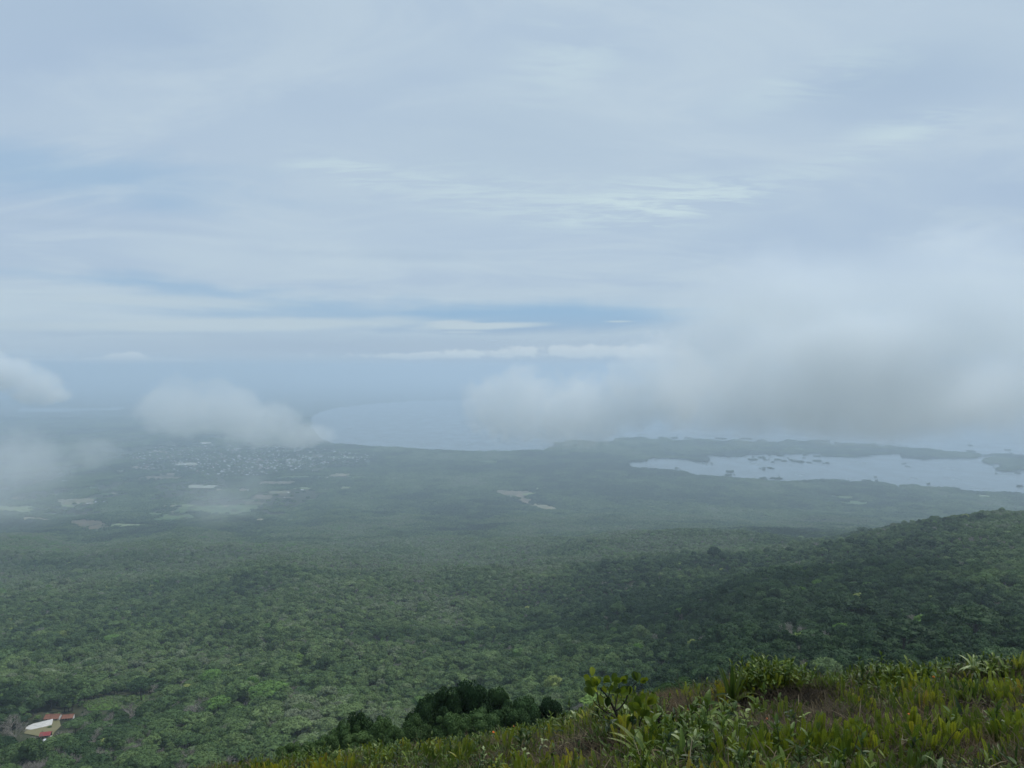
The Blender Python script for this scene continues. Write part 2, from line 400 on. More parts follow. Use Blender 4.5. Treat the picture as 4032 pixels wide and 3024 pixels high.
BAY = lvl([(2459, 1822), (2534, 1817), (2563, 1803), (2656, 1805), (2700, 1809), (2746, 1819), (2787, 1820), (2789, 1807), (2762, 1795), (2819, 1795), (2860, 1798), (2925, 1798),
           (2938, 1791), (3002, 1789), (3051, 1791), (3092, 1789), (3160, 1788), (3234, 1786), (3242, 1797), (3300, 1799), (3365, 1802), (3425, 1794), (3490, 1790), (3538, 1787), (3575, 1787),
           (3552, 1795), (3556, 1803), (3600, 1805), (3636, 1811), (3670, 1804), (3760, 1806), (3839, 1804), (3862, 1796), (3925, 1790), (3930, 1796), (3880, 1808),
           (3870, 1818), (3900, 1829), (3940, 1824), (3948, 1838), (3920, 1852), (3952, 1857), (4032, 1851), (4500, 1850), (4500, 2010), (4032, 1952), (4009, 1945), (3960, 1943), (3915, 1945), (3839, 1942),
           (3779, 1936), (3764, 1926), (3700, 1923), (3644, 1921), (3606, 1913), (3556, 1914), (3540, 1930), (3523, 1915), (3478, 1905), (3429, 1902), (3350, 1902), (3313, 1895),
           (3245, 1891), (3193, 1895), (3110, 1900), (3051, 1899), (2986, 1892), (2909, 1886), (2850, 1880), (2807, 1879), (2734, 1874), (2700, 1862), (2664, 1857), (2583, 1850), (2540, 1846), (2485, 1845), (2475, 1835)])
LAGOON = lvl([(60, 1612), (250, 1608), (480, 1606), (540, 1609), (420, 1614), (200, 1620), (80, 1618)])
def inside(poly, x, y):
    c = np.zeros(len(x), bool); n = len(poly); j = n - 1
    for i in range(n):
        xi, yi = poly[i]; xj, yj = poly[j]
        if yi != yj:
            c ^= ((yi > y) != (yj > y)) & (x < (xj - xi) * (y - yi) / (yj - yi) + xi)
        j = i
    return c
def wet(x, y):
    s = y > 4500; r = np.zeros(len(x), bool)
    if s.any():
        xs, ys = x[s], y[s]; r[s] = inside(LAKE, xs, ys) | inside(BAY, xs, ys) | inside(LAGOON, xs, ys)
    return r

def grid_mesh(name, X, Y, Z, mat, smooth=True):
    ny, nx = X.shape
    me = bpy.data.meshes.new(name)
    v = np.stack([X, Y, Z], -1).reshape(-1, 3)
    i = np.arange(ny * nx).reshape(ny, nx)
    q = np.stack([i[:-1, :-1], i[:-1, 1:], i[1:, 1:], i[1:, :-1]], -1).reshape(-1, 4)
    me.vertices.add(len(v)); me.vertices.foreach_set('co', v.ravel())
    me.loops.add(q.size); me.loops.foreach_set('vertex_index', q.ravel())
    me.polygons.add(len(q)); me.polygons.foreach_set('loop_start', np.arange(0, q.size, 4)); me.polygons.foreach_set('loop_total', np.full(len(q), 4))
    if smooth: me.polygons.foreach_set('use_smooth', np.ones(len(q), bool))
    me.materials.append(mat); me.update(calc_edges=True); return me

def mat_terrain():
    m, g = new_mat('forest_floor')
    pos = g.n('ShaderNodeNewGeometry').outputs['Position']
    sp = g.n('ShaderNodeSeparateXYZ', ins={0: pos})
    a = g.noise(pos, 0.02, 6, 0.6); b = g.noise(pos, 0.0016, 6, 0.6); c_ = g.noise(g.v('MULTIPLY', pos, (1, 0.5, 1)), 0.0007, 7, 0.65)
    near = g.mix(g.rng(a, 0.4, 0.62), (0.028, 0.034, 0.018), (0.055, 0.062, 0.032))
    far = g.mix(g.rng(b, 0.35, 0.65), (0.035, 0.055, 0.03), (0.06, 0.08, 0.045))
    far = g.mix(g.rng(c_, 0.55, 0.68), far, (0.13, 0.13, 0.085))
    c = g.mix(g.rng(sp.outputs[1], 5000, 9000), near, far)
    bp = g.n('ShaderNodeBump', ins={'Height': a, 'Strength': 0.5, 'Distance': 4.0})
    out(g, g.n('ShaderNodeBsdfPrincipled', ins={'Base Color': c, 'Roughness': 0.95, 'Specular IOR Level': 0.1, 'Normal': bp.outputs[0]})); return m
def mat_soil():
    m, g = new_mat('litter_soil')
    pos = g.n('ShaderNodeNewGeometry').outputs['Position']
    a = g.noise(pos, 9, 8, 0.7); b = g.noise(pos, 1.2, 5, 0.6); s = g.noise(g.v('MULTIPLY', pos, (1, 1, 0.25)), 40, 4, 0.7)
    c = g.mix(g.rng(a, 0.35, 0.7), (0.012, 0.010, 0.007), (0.045, 0.036, 0.025))
    c = g.mix(g.m('MULTIPLY', g.rng(b, 0.5, 0.65), 0.45), c, (0.075, 0.058, 0.036))
    c = g.mix(g.m('MULTIPLY', g.rng(s, 0.6, 0.72), 0.5), c, (0.17, 0.14, 0.11))
    bp = g.n('ShaderNodeBump', ins={'Height': g.m('ADD', a, s), 'Strength': 0.9, 'Distance': 0.06})
    out(g, g.n('ShaderNodeBsdfPrincipled', ins={'Base Color': c, 'Roughness': 0.95, 'Specular IOR Level': 0.1, 'Normal': bp.outputs[0]})); return m
def mat_water():
    m, g = new_mat('lake_water')
    pos = g.n('ShaderNodeNewGeometry').outputs['Position']
    a = g.noise(g.v('MULTIPLY', pos, (1, 0.6, 1)), 0.004, 5, 0.6)
    r = g.noise(pos, 0.15, 4, 0.6)
    c = g.mix(a, (0.07, 0.10, 0.105), (0.11, 0.14, 0.14))
    bp = g.n('ShaderNodeBump', ins={'Height': r, 'Strength': 0.35, 'Distance': 0.6})
    out(g, g.n('ShaderNodeBsdfPrincipled', ins={'Base Color': c, 'Roughness': g.rng(a, .3, .7, 0.16, 0.28), 'IOR': 1.33, 'Normal': bp.outputs[0]})); return m
M['terrain'] = mat_terrain(); M['soil'] = mat_soil(); M['water'] = mat_water()

uu = np.concatenate([np.linspace(-1.6, -.72, 18)[:-1], np.linspace(-.72, .72, 560), np.linspace(.72, 1.6, 18)[1:]])
yy = np.concatenate([np.exp(np.linspace(math.log(44), math.log(5600), 190))[:-1], np.exp(np.linspace(math.log(5600), math.log(12000), 190))[:-1],
                     np.exp(np.linspace(math.log(12000), math.log(64000), 50))])
UU, YY = np.meshgrid(uu, yy); XX = UU * YY
ZZ = H(XX.ravel(), YY.ravel()).reshape(XX.shape)
WW = wet(XX.ravel(), YY.ravel()).reshape(XX.shape)
ZZ = np.where(WW, -7.0, ZZ)
ZZ[0] -= .6
ter = tag(link('terrain', grid_mesh('terrain', XX, YY, ZZ, M['terrain'])), kind='structure')
gx = np.arange(-46, 50.01, .25); gy = np.arange(-12, 47.01, .25)
GX, GY = np.meshgrid(gx, gy)
GZ = H(GX.ravel(), GY.ravel()).reshape(GX.shape)
tag(link('hillside_ground', grid_mesh('hillside_ground', GX, GY, GZ, M['soil'])), kind='structure')
wv = [(-64000, 3500, 0), (64000, 3500, 0), (64000, 66000, 0), (-64000, 66000, 0)]
mb = MB(); mb.add(wv, [(0, 1, 2, 3)]); tag(link('lake_water', mb.mesh('lake_water', M['water'])), kind='structure')

#@@HAZE
# ------------------------------------------------------------------ haze and low clouds
def vol_mat(name, col, dens, aniso=0.0, attr=None, ab=(0, 0, 0)):
    m, g = new_mat(name)
    pv = g.n('ShaderNodeVolumePrincipled')
    pv.inputs['Color'].default_value = (*col, 1)
    pv.inputs['Density'].default_value = dens
    pv.inputs['Anisotropy'].default_value = aniso
    pv.inputs['Absorption Color'].default_value = (*ab, 1)
    if attr is None: pv.inputs['Density Attribute'].default_value = ''
    out(g, vol=pv); return m
HAZE_TOP = CAM_Z + 165
hz = MB(); hz.box(-69000, 69000, -400, 69000, -9, HAZE_TOP)
haze = tag(link('haze', hz.mesh('haze', vol_mat('haze_air', (0.72, 0.865, 1.0), 9.4e-5, 0.2))), kind='stuff')

def cloud(bmin, bmax, res, puffs, dens, nscale, namp, thick=1.0, base=0.0, edge=0.12, seed=0.0, stretch=(1, 1, 1), noise2=0.0):
    """one low cloud: a fog grid filled from ellipsoid puffs frayed by noise. puffs: (centre, radii, weight)"""
    c0 = (Vector(bmin) + Vector(bmax)) / 2
    t = bpy.data.node_groups.new('cloud_fill', 'GeometryNodeTree')
    t.interface.new_socket('Geometry', in_out='OUTPUT', socket_type='NodeSocketGeometry')
    g = NT(t)
    pos = g.n('GeometryNodeInputPosition').outputs[0]
    best = None
    for (c, r, w) in puffs:
        q = g.v('DIVIDE', g.v('SUBTRACT', pos, tuple(Vector(c) - c0)), tuple(r))
        s = g.m('MULTIPLY', g.m('SUBTRACT', 1.0, g.v('LENGTH', q)), w)
        best = s if best is None else g.m('SMOOTH_MAX', best, s, 0.15)
    wp = g.v('ADD', g.v('MULTIPLY', pos, stretch), (seed * 131.0, seed * 57.0, seed * 23.0))
    nz = g.noise(wp, 1.0 / nscale, 8, 0.66, 0.4)
    nzb = g.noise(g.v('ADD', wp, (31.0, 5.0, 77.0)), 3.1 / nscale, 6, 0.7, 0.4)
    f = g.m('ADD', best, g.m('MULTIPLY', g.m('SUBTRACT', nz, 0.5), namp)); f = g.m('ADD', f, g.m('MULTIPLY', g.m('SUBTRACT', nzb, 0.5), namp * 0.75))
    d = g.rng(f, base, base + edge + thick, 0, 1, False)
    d = g.m('MULTIPLY', g.m('POWER', g.m('MAXIMUM', d, 0.0), 1.3), dens)
    if noise2:
        d = g.m('MULTIPLY', d, g.rng(g.noise(wp, 0.45 / nscale, 3, .5), .35, .62, 1 - noise2, 1))
    vc = g.n('GeometryNodeVolumeCube')
    g.put(vc.inputs['Density'], d)
    vc.inputs['Min'].default_value = Vector(bmin) - c0; vc.inputs['Max'].default_value = Vector(bmax) - c0
    for k, a in zip(('Resolution X', 'Resolution Y', 'Resolution Z'), res): vc.inputs[k].default_value = a
    sm = g.n('GeometryNodeSetMaterial'); g.put(sm.inputs[0], vc.outputs[0]); sm.inputs['Material'].default_value = M['cloud']
    o = g.n('NodeGroupOutput'); g.put(o.inputs[0], sm.outputs[0])
    me = bpy.data.meshes.new('cloud'); me.materials.append(M['cloud'])
    ob = link('cloud', me, loc=c0); ob.modifiers.new('fill', 'NODES').node_group = t
    return tag(ob, kind='stuff')
mc, g_ = new_mat('cloud_mist')
pv_ = g_.n('ShaderNodeVolumePrincipled'); pv_.inputs['Color'].default_value = (0.945, 0.985, 1.0, 1); pv_.inputs['Density'].default_value = 1.0
pv_.inputs['Anisotropy'].default_value = 0.2
out(g_, vol=pv_); M['cloud'] = mc
mc.cycles.volume_step_rate = 1.0

def puff(px, py, Y, rpx, rpy, w=1.0, ry=None):
    c = at(px, py, Y); rx = rpx / F * Y; rz = rpy / F * Y
    return (c, (rx, ry if ry else (rx + rz) * .5, rz), w)
def bounds(puffs, pad=1.25, top=None):
    a = [min(p[0][i] - p[1][i] * pad for p in puffs) for i in range(3)]; b = [max(p[0][i] + p[1][i] * pad for p in puffs) for i in range(3)]
    if top: b[2] = min(b[2], top)
    return a, b
def make_cloud(puffs, res, top=HAZE_TOP - 4, pad=1.25, **kw):
    a, b = bounds(puffs, pad, top)
    n = [max(8, int((b[i] - a[i]) / res)) for i in range(3)]
    return cloud(a, b, n, puffs, **kw)

CLOUDS = True
if CLOUDS:
    Yb = 900.0
    top_ = [puff(3100, 1180, Yb, 560, 270, 1.0, 90), puff(3800, 1200, Yb, 600, 440, 1.0, 100), puff(2860, 1330, Yb, 350, 280, .9, 70), puff(3450, 1400, Yb, 640, 280, 1.1, 110), puff(4200, 1400, Yb, 520, 440, .9, 90)]
    make_cloud(top_, 7.0, dens=0.014, nscale=80, namp=0.7, thick=.6, base=0.06, edge=.02, seed=1.0, noise2=.3)
    Yb2 = 1000.0
    low_ = [puff(3380, 1570, Yb2, 700, 210, 1.2, 130), puff(2900, 1540, Yb2, 400, 230, 1.0, 90), puff(3300, 1400, Yb2, 560, 220, 1.0, 100), puff(3900, 1540, Yb2, 330, 220, .8, 80)]
    make_cloud(low_, 6.0, dens=0.015, nscale=70, namp=1.2, thick=.35, base=0.08, edge=.02, seed=6.0, noise2=.3)
    Yb3 = 1150.0
    lef_ = [puff(2050, 1600, Yb3, 270, 175, 1.2, 55), puff(2280, 1620, Yb3, 290, 165, 1.1, 60), puff(1990, 1570, Yb3, 170, 120, 1.0, 40), puff(2450, 1580, Yb3, 250, 160, 1.0, 55), puff(2530, 1460, Yb3, 120, 170, 1.0, 40), puff(2440, 1480, Yb3, 60, 80, .8, 20), puff(2640, 1500, Yb3, 190, 230, 1.0, 60)]
    make_cloud(lef_, 4.5, dens=0.015, nscale=52, namp=1.5, thick=.04, base=0.2, edge=.02, seed=9.0)
    Yc = 2600.0
    c2 = [puff(700, 1625, Yc, 190, 130, 1.1), puff(890, 1620, Yc, 180, 120, 1.1), puff(1020, 1670, Yc, 200, 105, 1.1), puff(1180, 1715, Yc, 170, 60, 1.0), puff(840, 1535, Yc, 75, 75, .9), puff(670, 1535, Yc, 70, 65, .8)]
    tag(make_cloud(c2, 8.5, dens=0.0048, nscale=130, namp=1.6, thick=.09, base=0.12, edge=.02, seed=2.0), kind='stuff')
    Yd = 2300.0
    c3 = [puff(30, 1475, Yd, 150, 80, 1.1), puff(130, 1525, Yd, 125, 72, 1.0), puff(205, 1555, Yd, 80, 45, .9), puff(-120, 1445, Yd, 190, 85, 1.0)]
    tag(make_cloud(c3, 6.5, dens=0.013, nscale=95, namp=1.4, thick=.03, base=0.12, edge=.02, seed=3.0), kind='stuff')
    Ye = 2400.0
    c4 = [puff(80, 1810, Ye, 270, 140, 1.0), puff(-60, 1870, Ye, 200, 150, 1.0), puff(370, 1790, Ye, 150, 100, .9), puff(130, 1740, Ye, 60, 80, .8)]
    tag(make_cloud(c4, 8.0, dens=0.0028, nscale=90, namp=1.6, thick=.3, base=0.14, edge=.02, seed=4.0), kind='stuff')
    c5 = [puff(870, 1970, 1900, 260, 130, .9), puff(990, 1900, 1900, 100, 100, .8), puff(760, 1950, 1900, 120, 100, .8)]
    tag(make_cloud(c5, 9.0, dens=0.0026, nscale=100, namp=1.1, thick=.6, base=0.1, edge=.02, seed=5.0), kind='stuff')
    c6 = [puff(0, 1960, 2500, 760, 330, 1.0, 420), puff(500, 2080, 2500, 420, 200, .8, 300)]
    make_cloud(c6, 30.0, dens=0.0014, nscale=260, namp=1.1, thick=.95, base=0.05, edge=.02, seed=8.0)
#@@END
#@@PART2
# ------------------------------------------------------------------ fields, town ground and clearings
def mat_field(name, a, b, rows=0.0):
    m, g = new_mat(name)
    pos = g.n('ShaderNodeNewGeometry').outputs['Position']
    n1 = g.noise(g.v('MULTIPLY', pos, (1, .6, 1)), 0.25 if rows else 0.012, 6, 0.7)
    c = g.mix(g.rng(n1, .35, .65), a, b)
    if rows:
        w = g.n('ShaderNodeTexWave', bands_direction='Y', ins={'Vector': pos, 'Scale': rows, 'Distortion': 2.5, 'Detail': 2.0, 'Detail Scale': .3})
        c = g.mix(g.m('MULTIPLY', w.outputs[1], .5), c, tuple(x * .45 for x in a))
    out(g, g.n('ShaderNodeBsdfPrincipled', ins={'Base Color': c, 'Roughness': .95, 'Specular IOR Level': .1})); return m
M['f_tan'] = mat_field('dry_field', (0.13, 0.145, 0.085), (0.25, 0.225, 0.15))
M['f_brown'] = mat_field('ploughed_field', (0.105, 0.11, 0.07), (0.20, 0.165, 0.12))
M['f_pale'] = mat_field('pale_stubble', (0.22, 0.25, 0.19), (0.36, 0.37, 0.30))
M['f_green'] = mat_field('green_field', (0.06, 0.11, 0.042), (0.11, 0.155, 0.065))
M['f_lime'] = mat_field('light_green_pasture', (0.15, 0.20, 0.09), (0.21, 0.25, 0.13))
M['f_clear'] = mat_field('clearing_grass', (0.06, 0.125, 0.022), (0.11, 0.18, 0.035), 0.16)
M['f_yard'] = mat_field('yard_grass', (0.13, 0.13, 0.06), (0.20, 0.18, 0.10))
M['f_red'] = mat_field('red_earth', (0.09, 0.095, 0.055), (0.15, 0.11, 0.075))
CLEAR = []       # polygons without forest
def field(px, mat, lift=2.0, n=6, name='field', keep=False):
    """px: outline in photo pixels laid on the ground, filled from its centre"""
    pts = [on_ground(a, b, 300) for a, b in px]
    poly = np.array([[p.x, p.y] for p in pts])
    if not keep: CLEAR.append(poly)
    cx, cy = poly.mean(0); vs = [(cx, cy)]; fs = []
    ring = []
    for i in range(len(poly)):
        a, b = poly[i], poly[(i + 1) % len(poly)]
        for k in range(n): ring.append(a + (b - a) * k / n)
    L = 5
    for l in range(1, L + 1):
        for p in ring: vs.append((cx + (p[0] - cx) * l / L, cy + (p[1] - cy) * l / L))
    m_ = len(ring)
    for k in range(m_): fs.append((0, 1 + k, 1 + (k + 1) % m_))
    for l in range(L - 1):
        for k in range(m_):
            a = 1 + l * m_ + k; b = 1 + l * m_ + (k + 1) % m_
            fs.append((a, a + m_, b + m_, b))
    vs = np.array(vs); z = H(vs[:, 0], vs[:, 1]) + lift
    me = MB(); me.add(np.column_stack([vs, z]), fs)
    return tag(link(name, me.mesh(name, M[mat], True)), kind='structure')
def quad(x0, x1, y0, y1, sk=0, j=3):
    r = random.Random(int(x0 * 7 + y0)); w = x1 - x0
    f = lambda: r.uniform(-1, 1) * j
    return [(x0 + sk, y0 + f() * .5), (x0 + w * .4 + sk, y0 - 1 + f() * .3), (x1 + sk, y0 + f() * .5), (x1 + f(), (y0 + y1) / 2), (x1 - sk, y1 + f() * .4), (x0 + w * .6 - sk, y1 + f() * .3), (x0 - sk, y1 + f() * .4)]
F_ = lambda *a, **k: field(quad(*a[:4], a[5] if len(a) > 5 else 0), a[4], **k)
for a in [(-60, 140, 1992, 2016, 'f_lime'), (168, 200, 2000, 2008, 'f_lime'), (225, 370, 1965, 1987, 'f_tan'), (240, 292, 1989, 1997, 'f_lime'), (115, 225, 2024, 2030, 'f_lime'),
          (82, 225, 2041, 2053, 'f_tan'), (30, 52, 2058, 2062, 'f_tan'), (435, 570, 2065, 2078, 'f_lime', 6), (540, 568, 2000, 2008, 'f_brown'), (625, 690, 1991, 2000, 'f_tan'), (585, 632, 2065, 2070, 'f_tan'),
          (455, 550, 2028, 2035, 'f_brown'), (570, 640, 2020, 2030, 'f_green', 8), (620, 760, 2025, 2048, 'f_green', 20), (700, 1000, 1990, 2026, 'f_green', 25),
          (742, 855, 1911, 1922, 'f_pale'), (560, 720, 1878, 1886, 'f_brown', 10), (610, 700, 1866, 1871, 'f_brown'), (690, 780, 1824, 1832, 'f_pale'), (575, 655, 1777, 1782, 'f_tan'), (580, 650, 1818, 1820, 'f_tan'),
          (940, 990, 1925, 1938, 'f_brown'), (1010, 1160, 1896, 1910, 'f_brown', 6), (1000, 1070, 1951, 1965, 'f_brown', 5), (1100, 1130, 1947, 1953, 'f_red'), (1060, 1140, 1935, 1944, 'f_tan'),
          (1150, 1230, 1921, 1928, 'f_lime'), (1300, 1378, 1865, 1880, 'f_tan', 12), (1270, 1290, 1925, 1929, 'f_tan'), (1340, 1375, 1923, 1927, 'f_brown'), (1440, 1480, 1960, 1966, 'f_brown'),
          (1180, 1400, 1800, 1804, 'f_green'), (1100, 1500, 1876, 1884, 'f_green'), (1000, 1050, 2043, 2055, 'f_tan', 4), (1310, 1345, 1980, 1986, 'f_brown'),
          (505, 545, 1738, 1740, 'f_tan'), (90, 160, 1848, 1852, 'f_tan'), (500, 560, 1838, 1842, 'f_tan'), (450, 495, 1854, 1857, 'f_pale'), (555, 600, 1847, 1852, 'f_pale'),
          (1890, 1965, 1814, 1824, 'f_green'), (2065, 2120, 1832, 1834, 'f_tan')]:
    F_(*a)
field([(270, 2052), (330, 2046), (400, 2054), (430, 2074), (410, 2086), (380, 2092), (310, 2084), (280, 2068)], 'f_red', n=3)
field([(1920, 1925), (1955, 1930), (2060, 1933), (2110, 1941), (2105, 1950), (2060, 1952), (2080, 1962), (2100, 1972), (2095, 1985), (2150, 1990), (2200, 2006), (2190, 2012), (2130, 2009), (2100, 1998), (2070, 1988), (2045, 1984), (2040, 1962), (1990, 1956), (1960, 1944), (1935, 1936)], 'f_brown', n=3, lift=3)
field([(2075, 1985), (2110, 1984), (2160, 1990), (2200, 2007), (2185, 2012), (2130, 2010), (2110, 2000)], 'f_tan', n=3, lift=4)
field([(2050, 1948), (2080, 1944), (2110, 1942), (2106, 1950), (2075, 1953)], 'f_lime', n=3, lift=4.5)
field([(2112, 1921), (2162, 1917), (2160, 1923), (2115, 1930)], 'f_lime', n=3)
field([(3262, 1953), (3300, 1952), (3370, 1958), (3385, 1964), (3330, 1966), (3290, 1962)], 'f_green', n=3); field([(3300, 1978), (3360, 1972), (3425, 1978), (3440, 1988), (3380, 1994), (3310, 1990)], 'f_green', n=3)
field([(3720, 1945), (3740, 1946), (3770, 1960), (3730, 1964), (3705, 1955)], 'f_lime', n=3)
field([(3830, 1953), (3860, 1946), (3890, 1952), (3930, 1960), (3880, 1962)], 'f_lime', n=3)
field([(3272, 2068), (3330, 2074), (3345, 2082), (3320, 2080), (3280, 2073)], 'f_pale', n=3, name='track')
fr_ = random.Random(21)
for i in range(70):
    a = fr_.uniform(-60, 1450); b = fr_.uniform(1835, 2050)
    if 1000 < a and b > 1960 or 500 < a < 1450 and b < 1878: continue
    w = fr_.uniform(14, 85) * (1 if b > 1900 else .8); h = fr_.uniform(1.5, 6) * (b - 1700) / 250
    F_(a, a + w, b, b + h, fr_.choice(['f_green', 'f_green', 'f_tan', 'f_brown', 'f_green', 'f_lime']), fr_.uniform(-2, 9), n=3)
clearing = field([(345, 2762), (400, 2748), (455, 2738), (560, 2738), (640, 2740), (650, 2752), (610, 2768), (580, 2795), (560, 2812), (500, 2790), (420, 2798), (350, 2800), (325, 2780)], 'f_clear', lift=.4, n=4, name='clearing')
field([(100, 2868), (205, 2838), (232, 2830), (240, 2860), (215, 2885), (200, 2915), (150, 2900), (95, 2890)], 'f_yard', lift=.4, n=4, name='yard')

# ------------------------------------------------------------------ tree kinds
def ico(sub):
    import bmesh
    bm = bmesh.new(); bmesh.ops.create_icosphere(bm, subdivisions=sub, radius=1.0)
    v = np.array([tuple(a.co) for a in bm.verts]); f = [[q.index for q in a.verts] for a in bm.faces]; bm.free(); return v, f
ICO1, ICO2 = ico(1), ico(2)
def cards(rng, c, r, n, size, lay=0.5, low=-0.35):
    """n leaf sprays scattered over an ellipsoid lobe"""
    d = rng.normal(size=(n * 2, 3)); d /= np.linalg.norm(d, axis=1)[:, None]; d = d[d[:, 2] > low][:n]; n = len(d)
    p = c + d * r * rng.uniform(.9, 1.08, (n, 1))
    nn = d * (1 - lay) + np.array([0, 0, lay]) + rng.normal(size=(n, 3)) * .45
    nn /= np.linalg.norm(nn, axis=1)[:, None]
    a = np.cross(nn, rng.normal(size=(n, 3))); a /= np.linalg.norm(a, axis=1)[:, None]; b = np.cross(nn, a)
    s = size * rng.uniform(.6, 1.35, (n, 1)); k = rng.uniform(.5, .9, (n, 1))
    v = np.stack([p - a * s, p - b * s * k, p + a * s - nn * s * .25, p + b * s * k], 1)
    return v.reshape(-1, 3), np.arange(4 * n).reshape(n, 4).tolist()
def tree_mesh(kind, seed, per=80, csize=.5):
    """crown mesh and trunk mesh, real size in metres, origin at the foot"""
    rng = np.random.default_rng(seed); C, B = MB(), MB()
    if kind == 'round': W, Ht, z0, n = rng.uniform(5, 6.2), 13, 4.5, 11
    elif kind == 'wide': W, Ht, z0, n = rng.uniform(8, 10), 13, 7.5, 16
    elif kind == 'tall': W, Ht, z0, n = 3.6, 16, 4, 9
    elif kind == 'ragged': W, Ht, z0, n = 8.5, 15, 2.0, 24
    elif kind == 'dome': W, Ht, z0, n = 8.5, 15, 3, 22
    lob = []
    for i in range(n):
        a = 2.399 * i + rng.uniform(-.4, .4); rr = math.sqrt((i + .3) / n) * W * .72
        if kind == 'ragged': top = z0 + (Ht - z0) * (math.sqrt(max(0.05, 1 - (rr / W) ** 2)) * .62 + rng.uniform(0, .42)); rr *= rng.uniform(.8, 1.2)
        elif kind == 'dome': top = z0 + (Ht - z0) * math.sqrt(max(0.05, 1 - (rr / W) ** 2)) * .93
        elif kind == 'wide': top = Ht - (rr / W) ** 2 * 3.2 - rng.uniform(0, .9)
        else: top = z0 + (Ht - z0) * (math.sqrt(max(.1, 1 - (rr / W) ** 2)) * .8 + rng.uniform(0, .2))
        lr = W * (rng.uniform(.16, .34) if kind == 'ragged' else rng.uniform(.27, .42)); lh = lr * (.42 if kind == 'wide' else .85)
        lob.append((np.array([math.cos(a) * rr, math.sin(a) * rr, top - lh]), np.array([lr, lr, lh])))
        if kind in ('round', 'tall') and rr > W * .35:
            lob.append((np.array([math.cos(a) * rr * 1.05, math.sin(a) * rr * 1.05, z0 + (top - z0) * .45]), np.array([lr, lr, lr * .8])))
    for c, r in lob:
        v = ICO1[0] * (1 + rng.uniform(-.16, .14, (len(ICO1[0]), 1))) * r * (.8 if kind == 'ragged' else .97) + c
        C.add(v, ICO1[1])
        v, f = cards(rng, c, r * (rng.uniform(.95, 1.25) if kind == 'ragged' else 1), per, csize, .55 if kind == 'wide' else .35 if kind != 'ragged' else .15); C.add(v, f)
    B.tube([(0, 0, -3), (0, 0, 0), (rng.uniform(-.3, .3), rng.uniform(-.3, .3), z0 * .8), (0, 0, z0 + 2)], [.5, .45, .32, .2], 6)
    for c, r in lob[::2]:
        p = (0, 0, z0 * rng.uniform(.5, .9)); B.tube([p, ((c[0]) * .5, c[1] * .5, (p[2] + c[2]) * .52), tuple(c)], [.2, .14, .06], 4)
    return C, B
def bare_mesh(seed, W=6.5, Ht=12):
    rng = np.random.default_rng(seed); C, B = MB(), MB()
    B.tube([(0, 0, -3), (0, 0, 0), (.2, .1, Ht * .35)], [.4, .35, .25], 5)
    def br(p, d, L, r, lv):
        q = p + d * L; 
        if lv < 2: (B if lv == 0 else C).tube([tuple(p), tuple(p + d * L * .5 + rng.normal(size=3) * .06 * L), tuple(q)], [r, r * .75, r * .5], 3)
        else:
            s = np.cross(d, rng.normal(size=3)); s /= np.linalg.norm(s) + 1e-6
            C.add([p - s * r, p + s * r, q + s * r * .35, q - s * r * .35], [(0, 1, 2, 3)])
        if lv < 4:
            for k in range(5 if lv == 0 else 4 if lv < 3 else 5):
                e = d + rng.normal(size=3) * .55 + np.array([0, 0, .16]); e /= np.linalg.norm(e)
                br(p + (q - p) * rng.uniform(.5, 1), e, L * rng.uniform(.5, .72), r * .55, lv + 1)
    for k in range(6):
        a = k * 1.05 + rng.uniform(-.3, .3); e = np.array([math.cos(a) * .85, math.sin(a) * .85, rng.uniform(.6, 1.3)]); e /= np.linalg.norm(e)
        br(np.array([.1, 0, Ht * rng.uniform(.2, .36)]), e, W * .55, .17, 0)
    return C, B
def palm_mesh(seed):
    rng = np.random.default_rng(seed); C, B = MB(), MB()
    B.tube([(0, 0, -2), (0, 0, 0), (.3, .1, 4), (.5, .1, 7.5)], [.25, .22, .17, .14], 6)
    for k in range(16):
        a = k * 2.4; el = rng.uniform(-.1, 1.1); L = rng.uniform(2.6, 3.3); pts = []
        for i in range(6):
            s = i / 5; pts.append(np.array([.5 + math.cos(a) * L * s * math.cos(el * (1 - s)), .1 + math.sin(a) * L * s * math.cos(el * (1 - s)), 7.5 + L * (math.sin(el) * s - .75 * s * s)]))
        for i in range(5):
            d = pts[i + 1] - pts[i]; sd = np.cross(d, [0, 0, 1]); sd /= np.linalg.norm(sd) + 1e-6; w0 = .5 * math.sin(math.pi * (i + .6) / 6.2); w1 = .5 * math.sin(math.pi * (i + 1.6) / 6.2)
            for sg in (-1, 1): C.add([pts[i], pts[i + 1], pts[i + 1] + sd * sg * w1 - [0, 0, .3 * w1], pts[i] + sd * sg * w0 - [0, 0, .3 * w0]], [(0, 1, 2, 3)])
    return C, B
def clump_mesh(seed, n=8, R_=16):
    """several far crowns in one piece"""
    rng = np.random.default_rng(seed); C = MB()
    for i in range(n):
        a = 2.4 * i; rr = math.sqrt((i + .4) / n) * R_; c = np.array([math.cos(a) * rr, math.sin(a) * rr, 0]); h = rng.uniform(9, 15); w = rng.uniform(4.5, 7.5)
        for k in range(3):
            o = rng.normal(size=3) * [w * .4, w * .4, 1]; r = np.array([w * .75, w * .75, h * .4]) * rng.uniform(.7, 1)
            v = ICO1[0] * (1 + rng.uniform(-.3, .2, (len(ICO1[0]), 1))) * r + c + o + [0, 0, h * .58]; C.add(v, ICO1[1])
        v, f = cards(rng, c + [0, 0, h * .6], np.array([w, w, h * .42]), 50, 1.5, .3); C.add(v, f)
    return C
KINDS = []   # (crown mesh, trunk mesh, joined mesh, descr, half width)
